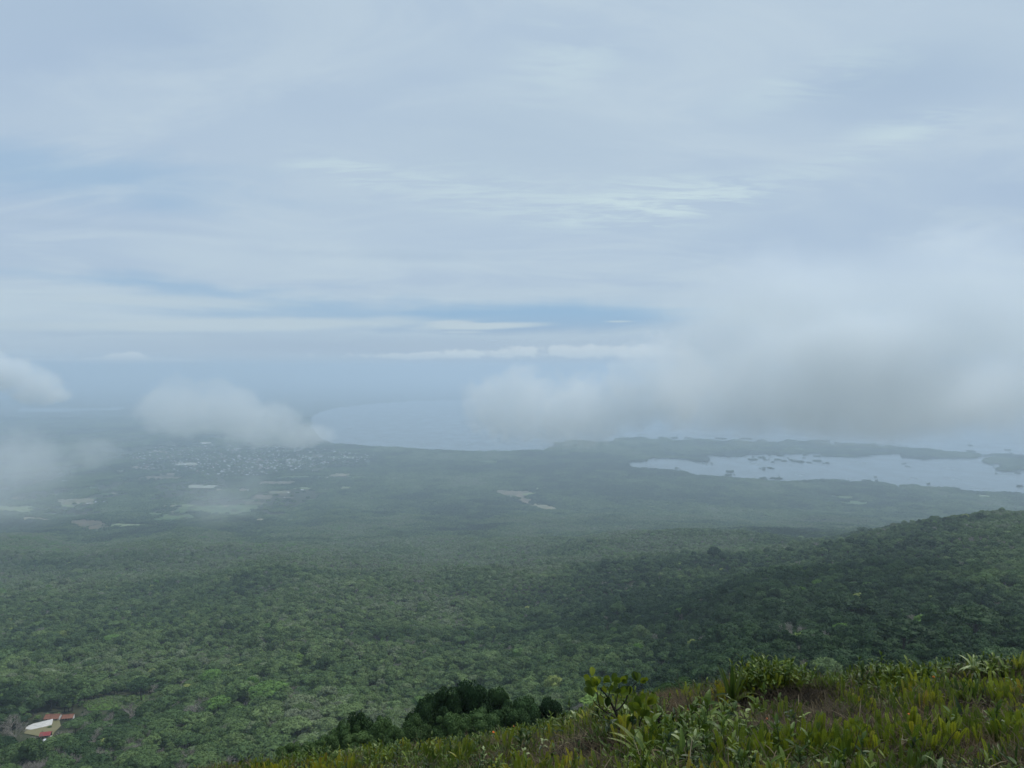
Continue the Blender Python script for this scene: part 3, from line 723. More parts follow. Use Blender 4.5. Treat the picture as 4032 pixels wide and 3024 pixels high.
def add_kind(C, B, mat, descr, W):
    cm = C.mesh('crown', M[mat]); bm_ = B.mesh('trunk', M['bark' if mat != 'twig' else 'twig'])
    J = MB(); J.v = C.v + B.v; J.f = list(C.f) + [[i + C.c for i in f] for f in B.f]; J.mi = [0] * len(C.f) + [1] * len(B.f); J.c = C.c + B.c
    jm = J.mesh('tree', [M[mat], M['bark' if mat != 'twig' else 'twig']])
    KINDS.append((cm, bm_, jm, descr, W)); return len(KINDS) - 1
K = {'round': [], 'wide': [], 'tall': [], 'dome': [], 'bare': [], 'palm': []}
for i in range(5): K['round'].append(add_kind(*tree_mesh('round', 10 + i), 'crown', 'round', 5.8))
for i in range(3): K['wide'].append(add_kind(*tree_mesh('wide', 30 + i, 90, .5), 'crown', 'wide', 9))
for i in range(2): K['tall'].append(add_kind(*tree_mesh('tall', 40 + i), 'crown', 'tall', 3.8))
for i in range(2): K['dome'].append(add_kind(*tree_mesh('dome', 50 + i, 120, .5), 'crown', 'dome', 8.8))
for i in range(3): K['bare'].append(add_kind(*bare_mesh(60 + i), 'twig', 'bare', 6.5))
for i in range(2): K['palm'].append(add_kind(*palm_mesh(70 + i), 'crown', 'palm', 3))
CLUMPS = [clump_mesh(80 + i).mesh('far_trees', M['crown']) for i in range(4)]

def stuff_instances(name, meshes, P, rot, scl, idx, tint, kind='stuff'):
    col = bpy.data.collections.new(name + '_kinds')
    for i, me in enumerate(meshes):
        o = bpy.data.objects.new('%s_%02d' % (name, i), me); col.objects.link(o)
    me = bpy.data.meshes.new(name); me.vertices.add(len(P)); me.vertices.foreach_set('co', np.ascontiguousarray(P, np.float32).ravel())
    def at_(n, t, d):
        a = me.attributes.new(n, t, 'POINT'); a.data.foreach_set('vector' if t == 'FLOAT_VECTOR' else 'value', np.ascontiguousarray(d).ravel())
    at_('rot', 'FLOAT_VECTOR', rot.astype(np.float32)); at_('scl', 'FLOAT_VECTOR', scl.astype(np.float32)); at_('pick', 'INT', idx.astype(np.int32)); at_('tint', 'FLOAT', tint.astype(np.float32))
    for m_ in {m for q in meshes for m in q.materials}: me.materials.append(m_)
    t = bpy.data.node_groups.new(name, 'GeometryNodeTree')
    t.interface.new_socket('Geometry', in_out='INPUT', socket_type='NodeSocketGeometry'); t.interface.new_socket('Geometry', in_out='OUTPUT', socket_type='NodeSocketGeometry')
    g = NT(t); gi = g.n('NodeGroupInput'); go = g.n('NodeGroupOutput')
    na = lambda n, ty: g.n('GeometryNodeInputNamedAttribute', data_type=ty, ins={0: n}).outputs[0]
    ci = g.n('GeometryNodeCollectionInfo'); ci.inputs[0].default_value = col; ci.inputs['Separate Children'].default_value = True; ci.inputs['Reset Children'].default_value = True
    ip = g.n('GeometryNodeInstanceOnPoints'); g.put(ip.inputs['Points'], gi.outputs[0]); g.put(ip.inputs['Instance'], ci.outputs[0])
    ip.inputs['Pick Instance'].default_value = True; g.put(ip.inputs['Instance Index'], na('pick', 'INT'))
    e2r = g.n('FunctionNodeEulerToRotation', ins={0: na('rot', 'FLOAT_VECTOR')})
    g.put(ip.inputs['Rotation'], e2r.outputs[0]); g.put(ip.inputs['Scale'], na('scl', 'FLOAT_VECTOR')); g.put(go.inputs[0], ip.outputs[0])
    o = link(name, me); o.modifiers.new('scatter', 'NODES').node_group = t
    return tag(o, kind=kind)

# ------------------------------------------------------------------ forest positions
def fan_points(Y0, Y1, s, umax=.76, jit=.42):
    xs = np.arange(-umax * Y1, umax * Y1, s); ys = np.arange(Y0, Y1, s * .9)
    x, y = np.meshgrid(xs, ys); x = x + (np.arange(len(ys)) % 2)[:, None] * s * .5
    x = x.ravel() + RNG.uniform(-jit, jit, x.size) * s; y = y.ravel() + RNG.uniform(-jit, jit, y.size) * s
    k = np.abs(x / y) < umax; return x[k], y[k]
def not_cleared(x, y, grow=0.0):
    ok = ~wet(x, y)
    if grow: x = x + RNG.normal(0, grow, len(x)); y = y + RNG.normal(0, grow * 2.2, len(y))
    for p in CLEAR:
        lo, hi = p.min(0), p.max(0); s = ok & (x > lo[0]) & (x < hi[0]) & (y > lo[1]) & (y < hi[1])
        if s.any():
            i = np.where(s)[0]; ok[i[inside(p, x[i], y[i])]] = False
    return ok
def to_px(x, y, z):
    # photo pixel of a world point
    cp, sp_ = math.cos(PITCH), math.sin(PITCH); dz = z - CAM_Z
    d = y * cp - dz * sp_; v = y * sp_ + dz * cp
    return 2016 + F * x / d, 1512 - F * v / d
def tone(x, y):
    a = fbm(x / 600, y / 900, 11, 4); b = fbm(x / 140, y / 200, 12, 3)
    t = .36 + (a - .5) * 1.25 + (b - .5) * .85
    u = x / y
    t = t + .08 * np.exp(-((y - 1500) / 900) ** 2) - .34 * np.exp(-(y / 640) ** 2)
    t = t - .075 * np.clip((u - .25) / .3, 0, 1) * np.clip((3000 - y) / 1500, 0, 1)    # darker foliage tone on the right slope
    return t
SPECIAL = []   # hand placed trees: (photo x, photo y of foot, width px, kind, tint, label)
def S(px, py, w, k, t, lab, hs=1.0): SPECIAL.append((px, py, w, k, t, lab, hs))
S(556, 2758, 98, 'wide', .04, 'lone dark flat-topped tree standing inside the grassy clearing', 1.3)
S(3255, 2708, 150, 'dome', .86, 'large bright green dome-shaped tree behind the fern ridge on the right', 1)
S(835, 2700, 100, 'dome', .87, 'broad bright green tree uppermost of the vivid crowns right of the clearing', .8)
S(930, 2800, 104, 'round', .86, 'vivid green tree at the right end of the bright crowns beside the clearing', 1.1)
S(862, 2838, 112, 'wide', .86, 'bright green flat crown left of and below the other vivid trees', 1.2)
S(945, 2850, 96, 'dome', .89, 'lowest of the vivid green round crowns near the bare grey trees', .9)
S(1160, 2820, 46, 'tall', .84, 'slim fresh green tree alone among dark crowns left of the black-green thicket', .8)
S(1005, 2855, 60, 'bare', .5, 'leafless grey tree just right of the vivid green crowns', 1)
S(760, 2850, 120, 'bare', .6, 'wide pale leafless tree below the vivid green crowns', .8)
S(735, 2720, 70, 'bare', .5, 'small bare tree behind the right edge of the clearing', .8)
S(615, 2735, 60, 'bare', .6, 'small bare tree on the far edge of the clearing right of the lone tree', .9)
S(700, 2895, 60, 'bare', .5, 'bare grey tree halfway between the drying yard and the vivid crowns', 1)
S(470, 2690, 50, 'bare', .5, 'thin bare tree left behind the lone tree of the clearing', 1.1)
S(385, 2900, 64, 'bare', .5, 'upper of two pale leafless trees right of the red-roofed shed', 1)
S(345, 2925, 62, 'bare', .5, 'lower of two pale leafless trees right of the red-roofed shed', 1)
S(250, 2935, 80, 'bare', .4, 'brownish leafless tree close right of the red metal roof', 1)
S(45, 2890, 100, 'bare', .3, 'brown leafless tree at the left picture edge beside the drying yard', 1)
S(60, 2935, 110, 'bare', .3, 'brown leafless tree at the left picture edge below the drying yard', 1)
S(140, 2960, 80, 'bare', .3, 'leafless tree directly below the white open shed', 1)
S(745, 2985, 62, 'bare', .6, 'pale bare tree near the bottom edge left of the ridge foot', 1)
S(345, 2960, 100, 'bare', .5, 'spreading bare tree low in the left corner right of the big flat green tree', .8)
S(570, 2935, 110, 'bare', .4, 'wide brown bare tree amid dark crowns near the bottom edge', .8)
S(235, 2990, 160, 'wide', .42, 'large flat-crowned dark green tree filling the space below the red shed', .78)
S(298, 2893, 110, 'wide', .3, 'dark flat-crowned tree between the two tile-roofed houses and the bare trees', .75)
S(255, 2805, 50, 'tall', .3, 'tall dark tree standing between the farmhouse and the clearing', .75)
S(285, 2800, 55, 'tall', .32, 'right-hand tall tree with bare lower trunk above the smaller tiled house', .8)
S(270, 2803, 60, 'round', .35, 'tree with exposed trunk right behind the smaller tiled house', .9)
S(150, 2838, 30, 'round', .5, 'small olive round tree left of the farmhouse', .7)
S(108, 2840, 34, 'round', .4, 'small round tree left of the drying yard with pale trunk', .9)
S(3060, 2560, 0, 'round', .4, '', 1) if False else None
S(600, 2668, 42, 'round', 1.0, 'yellowish flowering tree behind the clearing', .8)
S(740, 2735, 50, 'round', .97, 'yellow-green flowering tree right of the clearing', .8)
S(285, 2670, 24, 'round', 1.0, 'small yellow flowering tree far left above the houses', .8)
S(3560, 2600, 230, 'wide', .06, 'very dark wide-crowned tree behind the fern ridge right of the bright dome tree', 1)
S(3960, 2660, 160, 'wide', .12, 'dark brownish flat-crowned tree at the right edge above the fern slope', 1)
S(3840, 2540, 200, 'wide', .08, 'broad blackish green tree on the right slope below the ridge crest', 1.1)
S(3420, 2640, 110, 'dome', .15, 'dark rounded tree right behind the bright green dome tree', 1)

# houses and yards keep the forest away
KEEP = [(on_ground(190, 2862, 300), 15), (on_ground(240, 2858, 300), 14), (on_ground(150, 2885, 300), 19), (on_ground(165, 2930, 300), 12), (on_ground(450, 2770, 300), 24), (on_ground(215, 2880, 300), 13), (on_ground(120, 2895, 300), 13)]

px_, py_, kk_, sc_, ti_ = [], [], [], [], []
x, y = fan_points(70, 2600, 8.3)
ok = not_cleared(x, y)
for p, r in KEEP: ok &= (x - p.x) ** 2 + (y - p.y) ** 2 > r * r
SP = []
for (a, b, w, k, t, lab, hs) in SPECIAL:
    p = on_ground(a, b, 200); r = w / F * p.y / 2
    SP.append((p, r, k, t, lab, hs)); ok &= (x - p.x) ** 2 + (y - p.y) ** 2 > (r * .85) ** 2
x, y = x[ok], y[ok]
gx_, gy_ = to_px(x, y, H(x, y))
ok = (y > np.where(x < 0, 340, 260)) & ~inside(np.array([(88, 2842), (175, 2800), (300, 2800), (318, 2850), (250, 2885), (222, 2950), (150, 2955), (80, 2900)]), gx_, gy_)
x, y = x[ok], y[ok]; n = len(x)
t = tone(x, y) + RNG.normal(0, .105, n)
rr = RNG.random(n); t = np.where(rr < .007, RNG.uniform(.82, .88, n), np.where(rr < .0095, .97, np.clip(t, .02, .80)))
gx_, gy_ = to_px(x, y, H(x, y))
pb = np.where((gx_ < 1250) & (gy_ > 2780), .36, .07) * (fbm(x / 60, y / 60, 21, 2) > .42) + np.where((gx_ > 700) & (gx_ < 1250) & (gy_ > 2900), .25, 0)
pw = np.where((gx_ < 1400) & (gy_ > 2620), .14, .03)
r2 = RNG.random(n); kind = RNG.choice(K['round'], n)
kind = np.where(r2 < pb, RNG.choice(K['bare'], n), kind)
kind = np.where((r2 > .97) & (y < 2600), RNG.choice(K['tall'], n), kind)
kind = np.where((r2 > .5) & (r2 < .5 + pw), RNG.choice(K['wide'], n), kind)
kind = np.where((r2 > .8) & (r2 < .83), RNG.choice(K['dome'], n), kind)
sc = RNG.choice([.62,.8,.95,1.1,1.25], n) * RNG.uniform(.9, 1.1, n) * np.where(RNG.random(n) < .08, 1.25, 1) * np.interp(y, [70, 300, 600, 1200], [.5, .7, .92, .80])
sc = sc * (.72 + .62 * fbm(x / 110, y / 150, 51, 2)) * np.where(RNG.random(n) < .03, 1.45, 1)
sc = np.where((gx_ > 1300) & (y < 3000), sc * .86, sc)
for p, r in KEEP + [(on_ground(a_, b_, 300), 20) for a_, b_ in ((380, 2790), (450, 2800), (520, 2800), (570, 2800))]:
    near_ = (np.abs(x - p.x) < r) & (y < p.y) & (y > p.y - r - 26); sc = np.where(near_, sc * .45, sc)
sc = np.where((gx_ > 50) & (gx_ < 330) & (gy_ > 2885) & (gy_ < 2985), sc * .5, sc)
z = H(x, y) - .4

# the largest in view become trees of their own
top = z + 11 * sc
u = x / y; tz = (CAM_Z - top) / y
cand = np.where((y < 1500) & (np.abs(u) < .672) & (tz < .535))[0]
vis = np.ones(len(cand), bool)
fr = np.linspace(.06, .97, 60)
for i0 in range(0, len(cand), 4000):
    c = cand[i0:i0 + 4000]; YY_ = y[c][:, None] * fr[None]; XX_ = u[c][:, None] * YY_
    hh = CAM_Z - H(XX_.ravel(), YY_.ravel()).reshape(XX_.shape)
    hh = hh - np.where(YY_ > 120, 5.0, .3)
    vis[i0:i0 + 4000] = (hh / YY_ > (tz[c][:, None] - .004)).all(1)
cand = cand[vis]
hw = np.array([k_[4] for k_ in KINDS])
ap = hw[kind[cand]] * sc[cand] / y[cand]
big = cand[np.argsort(-ap)[:290 - len(SP)]]
isb = np.zeros(n, bool); isb[big] = True
# second zone
x2, y2 = fan_points(2600, 4600, 10.5); ok = not_cleared(x2, y2, 7.0); x2, y2 = x2[ok], y2[ok]; n2 = len(x2)
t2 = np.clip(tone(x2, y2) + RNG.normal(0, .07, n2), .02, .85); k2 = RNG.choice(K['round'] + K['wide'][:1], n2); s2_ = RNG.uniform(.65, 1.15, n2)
X = np.concatenate([x[~isb], x2]); Y = np.concatenate([y[~isb], y2]); Tn = np.concatenate([t[~isb], t2]); Kd = np.concatenate([kind[~isb], k2]); Sc = np.concatenate([sc[~isb], s2_])
Z = H(X, Y) - .4; nf = len(X)
rot = np.zeros((nf, 3)); rot[:, 2] = RNG.uniform(0, 6.28, nf)
scl = np.stack([Sc * RNG.uniform(.9, 1.15, nf), Sc * RNG.uniform(.9, 1.15, nf), Sc * RNG.uniform(.85, 1.15, nf)], 1)
stuff_instances('forest', [k_[2] for k_ in KINDS], np.stack([X, Y, Z], 1), rot, scl, Kd, Tn)
# far forest out to the shore and beyond
parts = []
for (a, b, s, m_) in ((4600, 9200, 26, 1.0), (9200, 15500, 48, 1.7)):
    xx, y3 = fan_points(a, b, s); ok = not_cleared(xx, y3, 13.0)
    gpx, gpy = to_px(xx, y3, np.full(len(xx), 3.0))
    town = inside(np.array([(480, 1800), (700, 1740), (1200, 1755), (1320, 1775), (1500, 1790), (1450, 1835), (1180, 1850), (1000, 1876), (800, 1872), (560, 1850)]), gpx, gpy)
    open_ = (gpx < 1300) & (gpy < 2050)
    keepp = RNG.random(len(xx)) < np.where(town, .22, np.where(open_, np.clip((fbm(xx / 260, y3 / 520, 33, 4) - .40) * 9, .06, 1), 1.0))
    # keep crowns off the water
    edge = ~wet(xx, y3 + s * .35) | ~wet(xx, y3 - s * .35)
    ok &= keepp & edge; parts.append(np.stack([xx[ok], y3[ok], np.full(ok.sum(), m_)], 1))
P = np.concatenate(parts)
# trees along every water's edge, smaller clumps for a ragged outline
for poly in (LAKE, BAY):
    for i in range(len(poly)):
        a, b = poly[i], poly[(i + 1) % len(poly)]; L = np.linalg.norm(b - a)
        if max(a[1], b[1]) > 14000 or L > 4000: continue
        k = int(L / 24) + 1; q = a + (b - a) * RNG.random((k, 1)) + RNG.normal(0, 9, (k, 2)); P = np.concatenate([P, np.column_stack([q, np.full(k, .55)])])
m3 = P[:, 2] * RNG.uniform(.75, 1.2, len(P)); nf = len(P)
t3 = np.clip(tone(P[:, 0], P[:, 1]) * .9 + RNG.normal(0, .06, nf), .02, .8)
rot = np.zeros((nf, 3)); rot[:, 2] = RNG.uniform(0, 6.28, nf)
zs = np.where(P[:, 2] > 1.5, 1.15, 1.0) * RNG.uniform(.7, 1.15, nf)
stuff_instances('far_forest', CLUMPS, np.column_stack([P[:, :2], np.maximum(H(P[:, 0], P[:, 1]), 1.0) - .5]), rot, np.stack([m3, m3, zs], 1), RNG.integers(0, 4, nf), t3)

# ------------------------------------------------------------------ individual trees
LAND = [('the tile-roofed farmhouse', 210, 2850), ('the grassy clearing', 480, 2760), ('the vivid green crowns', 890, 2770), ('the big flat tree in the lower left', 230, 2960),
        ('the foot of the fern ridge', 1150, 2940), ('the black-green thicket', 1850, 2740), ('the thick-leaved shrub', 2500, 2650), ('the tall fern mound', 3050, 2600),
        ('the bright green dome tree', 3255, 2640), ('the right picture edge', 4000, 2500), ('the ridge crest on the right', 3800, 2100)]
TREES = []
def tree_object(kd, loc, rz, s, tint, name):
    cm, bm_, jm, d, W = KINDS[kd]
    o = link(name, None, loc=loc, rot=(0, 0, rz), scale=s)
    c = link('crown', cm, o); c['tint'] = float(tint)
    link('trunk' if d != 'bare' else 'limbs', bm_, o)
    return o
NM = {'round': 'tree', 'wide': 'flat_topped_tree', 'tall': 'slender_tree', 'dome': 'domed_tree', 'bare': 'bare_tree', 'palm': 'palm_tree'}
NM['round'] = 'round_crowned_tree'
for (p, r, k, t_, lab, hs) in SP:
    kd = random.choice(K[k]); s = r / KINDS[kd][4]
    o = tree_object(kd, (p.x, p.y, p.z - .3), random.uniform(0, 6.28), (s, s, s * hs), t_, NM[k])
    tag(o, lab, 'tree', 'trees picked out on the wooded slope')
rows = []
for i in big:
    kd = int(kind[i]); d = KINDS[kd][3]; s = sc[i]
    o = tree_object(kd, (x[i], y[i], z[i]), random.uniform(0, 6.28), (s * random.uniform(.92, 1.12), s * random.uniform(.92, 1.12), s * random.uniform(.9, 1.15)), t[i], NM[d])
    a, b = to_px(x[i], y[i], z[i] + 9 * s)
    tn = 'leafless grey' if d == 'bare' else 'blackish green' if t[i] < .12 else 'dark green' if t[i] < .28 else 'green' if t[i] < .45 else 'green-grey' if t[i] < .6 else 'light green' if t[i] < .82 else 'vivid green' if t[i] < .95 else 'yellow flowering'
    lm = min(LAND, key=lambda L: (L[1] - a) ** 2 + ((L[2] - b) * 1.6) ** 2)
    dx, dy = a - lm[1], b - lm[2]
    rel = ('right of' if dx > 0 else 'left of') if abs(dx) > abs(dy) * 1.3 else ('behind' if dy < 0 else 'in front of')
    far = 'close ' if math.hypot(dx, dy) < 130 else '' if math.hypot(dx, dy) < 300 else 'well '
    sh = {'round': 'round tree', 'wide': 'flat-topped tree', 'tall': 'slender tree', 'dome': 'dome-shaped tree', 'bare': 'tree with bare twigs'}[d]
    rows.append((o, f'{tn} {sh}', f'{far}{rel} {lm[0]}', a, b))
from collections import defaultdict
cl = defaultdict(list)
for r_ in rows: cl[(r_[1], r_[2])].append(r_)
ORD = ['leftmost', 'second from left', 'third from left', 'fourth from left', 'fifth from left', 'sixth from left', 'seventh from left', 'eighth from left', 'ninth from left', 'tenth from left', 'eleventh from left', 'twelfth from left', 'thirteenth from left', 'fourteenth from left']
for (d_, w_), L in cl.items():
    L.sort(key=lambda q: q[3])
    for i, q in enumerate(L):
        if len(L) == 1: lab = f'{d_} {w_}'
        elif len(L) <= len(ORD): lab = f'{d_}, {ORD[i] if i < len(L) - 1 or len(L) < 3 else "rightmost"} of those {w_}' if i or len(L) > 2 else f'{d_}, leftmost of those {w_}'
        else: lab = f'{d_} {w_}'
        if len(L) == 2 and i == 1: lab = f'{d_}, rightmost of those {w_}'
        lab = lab.replace('bright green dome tree','bright dome tree').replace('the big flat tree in the lower left','the big flat tree').replace('tree with bare twigs','bare tree').replace('the ridge crest on the right','the right crest').replace('dome-shaped','domed').replace('the foot of the fern ridge','the ridge foot').replace('flat-topped tree','flat tree').replace('of those ','')
        tag(q[0], lab, 'tree', 'trees of the wooded slope ' + ('on the left' if q[3] < 1344 else 'in the middle' if q[3] < 2700 else 'on the right'))

# planted rows and low bushes of the grassy clearing
cp_ = CLEAR[[i for i, p in enumerate(CLEAR) if abs(p.mean(0)[1] - on_ground(500, 2770, 300).y) < 60 and abs(p.mean(0)[0] - on_ground(500, 2770, 300).x) < 60][0]]
lo, hi = cp_.min(0), cp_.max(0); rx_, ry_ = [], []
for yy_ in np.arange(lo[1], hi[1], 3.4):
    for xx_ in np.arange(lo[0], hi[0], 1.5):
        if random.random() < .62: rx_.append(xx_ + random.gauss(0, .4)); ry_.append(yy_ + (xx_ - lo[0]) * .06 + random.gauss(0, .3))
rx_, ry_ = np.array(rx_), np.array(ry_); k_ = inside(cp_, rx_, ry_); rx_, ry_ = rx_[k_], ry_[k_]; q_ = len(rx_)
sq = RNG.uniform(.06, .15, q_); rt_ = np.zeros((q_, 3)); rt_[:, 2] = RNG.uniform(0, 6.28, q_)
stuff_instances('crop_rows', [KINDS[i][2] for i in K['dome']], np.stack([rx_, ry_, H(rx_, ry_) + .2], 1), rt_, np.stack([sq, sq, sq * .8], 1), RNG.integers(0, 2, q_), np.clip(.62 + RNG.normal(0, .12, q_), 0, .86))
# ------------------------------------------------------------------ farm in the lower left
def gable(mb, L, W, h, rise, over, mi=0, th=.18):
    """two roof slopes, ridge along X"""
    a = W / 2 + over; l = L / 2 + over; drop = rise * over / (W / 2)
    for s in (-1, 1):
        vs = [(-l, s * a, h - drop), (l, s * a, h - drop), (l, 0, h + rise), (-l, 0, h + rise)]
        vs += [(x, y, z - th) for x, y, z in vs]
        mb.add(vs, [(0, 1, 2, 3), (4, 7, 6, 5), (0, 4, 5, 1), (1, 5, 6, 2), (3, 2, 6, 7), (0, 3, 7, 4)], mi)
def house(px, py, L, W, h, rise, rz, roofmat, wallmat, label, cat='house', open_=False, name='farmhouse', lift=0.0):
    p = on_ground(px, py, 300); o = link(name, None, loc=(p.x, p.y, p.z + lift), rot=(0, 0, R(rz)))
    tag(o, label, cat)
    if not open_:
        m = MB(); m.box(-L / 2, L / 2, -W / 2, W / 2, -3, h)
        m.add([(-L / 2, -W / 2, h), (-L / 2, W / 2, h), (-L / 2, 0, h + rise - .2)], [(0, 1, 2)]); m.add([(L / 2, -W / 2, h), (L / 2, W / 2, h), (L / 2, 0, h + rise - .2)], [(0, 2, 1)])
        link('wall', m.mesh('wall', M[wallmat]), o)
        for k, xx in enumerate(np.linspace(-L * .36, L * .36, 4)):
            m = MB()
            if k == 1: m.box(xx - .55, xx + .55, -W / 2 - .06, -W / 2 + .1, 0, 2.1); link('door', m.mesh('door', M['dark']), o)
            else: m.box(xx - .6, xx + .6, -W / 2 - .06, -W / 2 + .1, .9, 2.1); link('window', m.mesh('window', M['dark']), o)
    else:
        m = MB(); m.box(-L / 2, L / 2, -W / 2, W / 2, -2.5, .12); link('floor_slab', m.mesh('floor_slab', M['concrete']), o)
        m = MB(); m.box(-L / 2 + .2, L / 2 - .2, W / 2 - .3, W / 2 - .1, .12, h - .1); link('back_wall', m.mesh('back_wall', M['dark']), o)
    pm = MB(); pm.box(-.1, .1, -.1, .1, 0, h - .1); pme = pm.mesh('post', M['dark' if open_ else 'whitewall'])
    for xx in np.linspace(-L / 2 + .3, L / 2 - .3, 5): link('post', pme, o, (float(xx), -W / 2 - (1.5 if not open_ else -.2), 0))
    for s in (-1, 1):
        m = MB(); gable(m, L, W + (3.4 if not open_ else .4), h - .1, rise, .4); 
        half = MB(); v = m.v[0 if s < 0 else 1]; half.add(v, [(0, 1, 2, 3), (4, 7, 6, 5), (0, 4, 5, 1), (1, 5, 6, 2), (3, 2, 6, 7), (0, 3, 7, 4)])
        link('roof_slope', half.mesh('roof_slope', M[roofmat]), o)
    if roofmat == 'rooftile':
        m = MB(); m.tube([(-L / 2 - .3, 0, h + rise), (L / 2 + .3, 0, h + rise)], [.2, .2], 6); link('ridge_tiles', m.mesh('ridge_tiles', M['rooftile']), o)
    return o
house(210, 2832, 12, 6, 2.7, 2.2, 6, 'rooftile', 'whitewall', 'long farmhouse with clay tile roof under palms above the white drying yard')
house(269, 2830, 9, 5, 2.4, 1.7, 14, 'rooftile', 'whitewall', 'smaller tile-roofed house to the right of the long farmhouse', name='tiled_house')
house(181, 2904, 7.6, 5.5, 3.1, 1.7, 14, 'redmetal', 'dark', 'open shed with a bright red metal roof below the white drying yard', 'shed', True, 'red_roofed_shed')
house(188, 2922, 5.0, 3.2, 2.2, .8, 10, 'whiteroof', 'dark', 'small open shelter with folded white roof just below the red shed', 'shelter', True, 'white_shelter')
yp = [(100, 2873), (104, 2866), (112, 2860), (130, 2852), (170, 2846), (209, 2841), (207, 2848), (203, 2857), (175, 2864), (145, 2871), (120, 2876)]
pts = [on_ground(a, b, 300) for a, b in yp]; zt = max(p.z for p in pts) * .35 + sum(p.z for p in pts) / len(pts) * .65 + .5
m = MB(); n_ = len(pts); m.add([(p.x, p.y, max(p.z, zt - 4) + .6) for p in pts] + [(p.x, p.y, p.z - 4) for p in pts], [tuple(range(n_ - 1, -1, -1))] + [(i, (i + 1) % n_, n_ + (i + 1) % n_, n_ + i) for i in range(n_)])
tag(link('paved_yard', m.mesh('paved_yard', M['concrete'])), kind='structure')
for (a, b, s, lab) in ((226, 2826, .75, 'palm in front of the middle of the farmhouse roof'), (241, 2827, .85, 'palm between the two tile-roofed houses'), (196, 2824, .7, 'palm over the left half of the farmhouse roof')):
    p = on_ground(a, b, 300); kd = random.choice(K['palm']); o = tree_object(kd, (p.x, p.y - 3, p.z - .5), random.uniform(0, 6), s, .6, 'palm_tree'); tag(o, lab, 'palm tree', 'palms of the farm')
for i, (a, b, w, lab) in enumerate(((136, 2880, 10, 'round bush at the left end of the yard edge'), (152, 2880, 9, 'second round bush from left along the yard edge'), (166, 2882, 12, 'third round bush from left along the yard edge'), (196, 2866, 20, 'largest bush at the right end of the yard edge'), (186, 2868, 12, 'bush left of the largest one at the yard edge'))):
    p = on_ground(a, b, 300); kd = K['dome'][i % 2]; s = w * .8 / F * p.y / 2 / 8.8
    o = tree_object(kd, (p.x, p.y, p.z - .6), i, (s, s, s * .8), .2, 'bush'); tag(o, lab, 'bush', 'bushes along the drying yard')

# ------------------------------------------------------------------ town and scattered buildings
def small_house(mat, L=1.0, W=.62, h=.32, rise=.16):
    m = MB(); m.box(-L / 2, L / 2, -W / 2, W / 2, -.3, h, 1)
    gable(m, L, W, h, rise, .05, 0, .03); return m.mesh('house', [M[mat], M['whitewall']])
HM = [small_house('whiteroof'), small_house('greyroof'), small_house('rooftile'), small_house('whiteroof', 1, .45, .22, .08)]
TP = np.array([(520, 1800), (600, 1762), (700, 1745), (800, 1752), (930, 1748), (1080, 1752), (1200, 1756), (1320, 1765), (1480, 1775), (1500, 1795), (1430, 1815), (1250, 1832), (1080, 1868), (960, 1876), (830, 1872), (760, 1852), (600, 1862), (520, 1840)])
def town_px(n):
    out_ = []
    while len(out_) < n:
        a, b = random.uniform(500, 1500), random.uniform(1744, 1878)
        if not inside(TP, np.array([a]), np.array([b]))[0]: continue
        d = math.exp(-(((a - 1000) / 270) ** 2 + ((b - 1805) / 42) ** 2)) + .18 + .3 * (fbm(a / 40, b / 9, 44, 3) > .55)
        if random.random() < d: out_.append((a, b))
    return out_
def put_house(a, b, size, mi, rz, lab, grp, name='house', cat='house'):
    p = on_level(a, b, 3.0); p.z = Hs(p.x, p.y)
    o = link(name, HM[mi], loc=p, rot=(0, 0, rz), scale=size); return tag(o, lab, cat, grp)
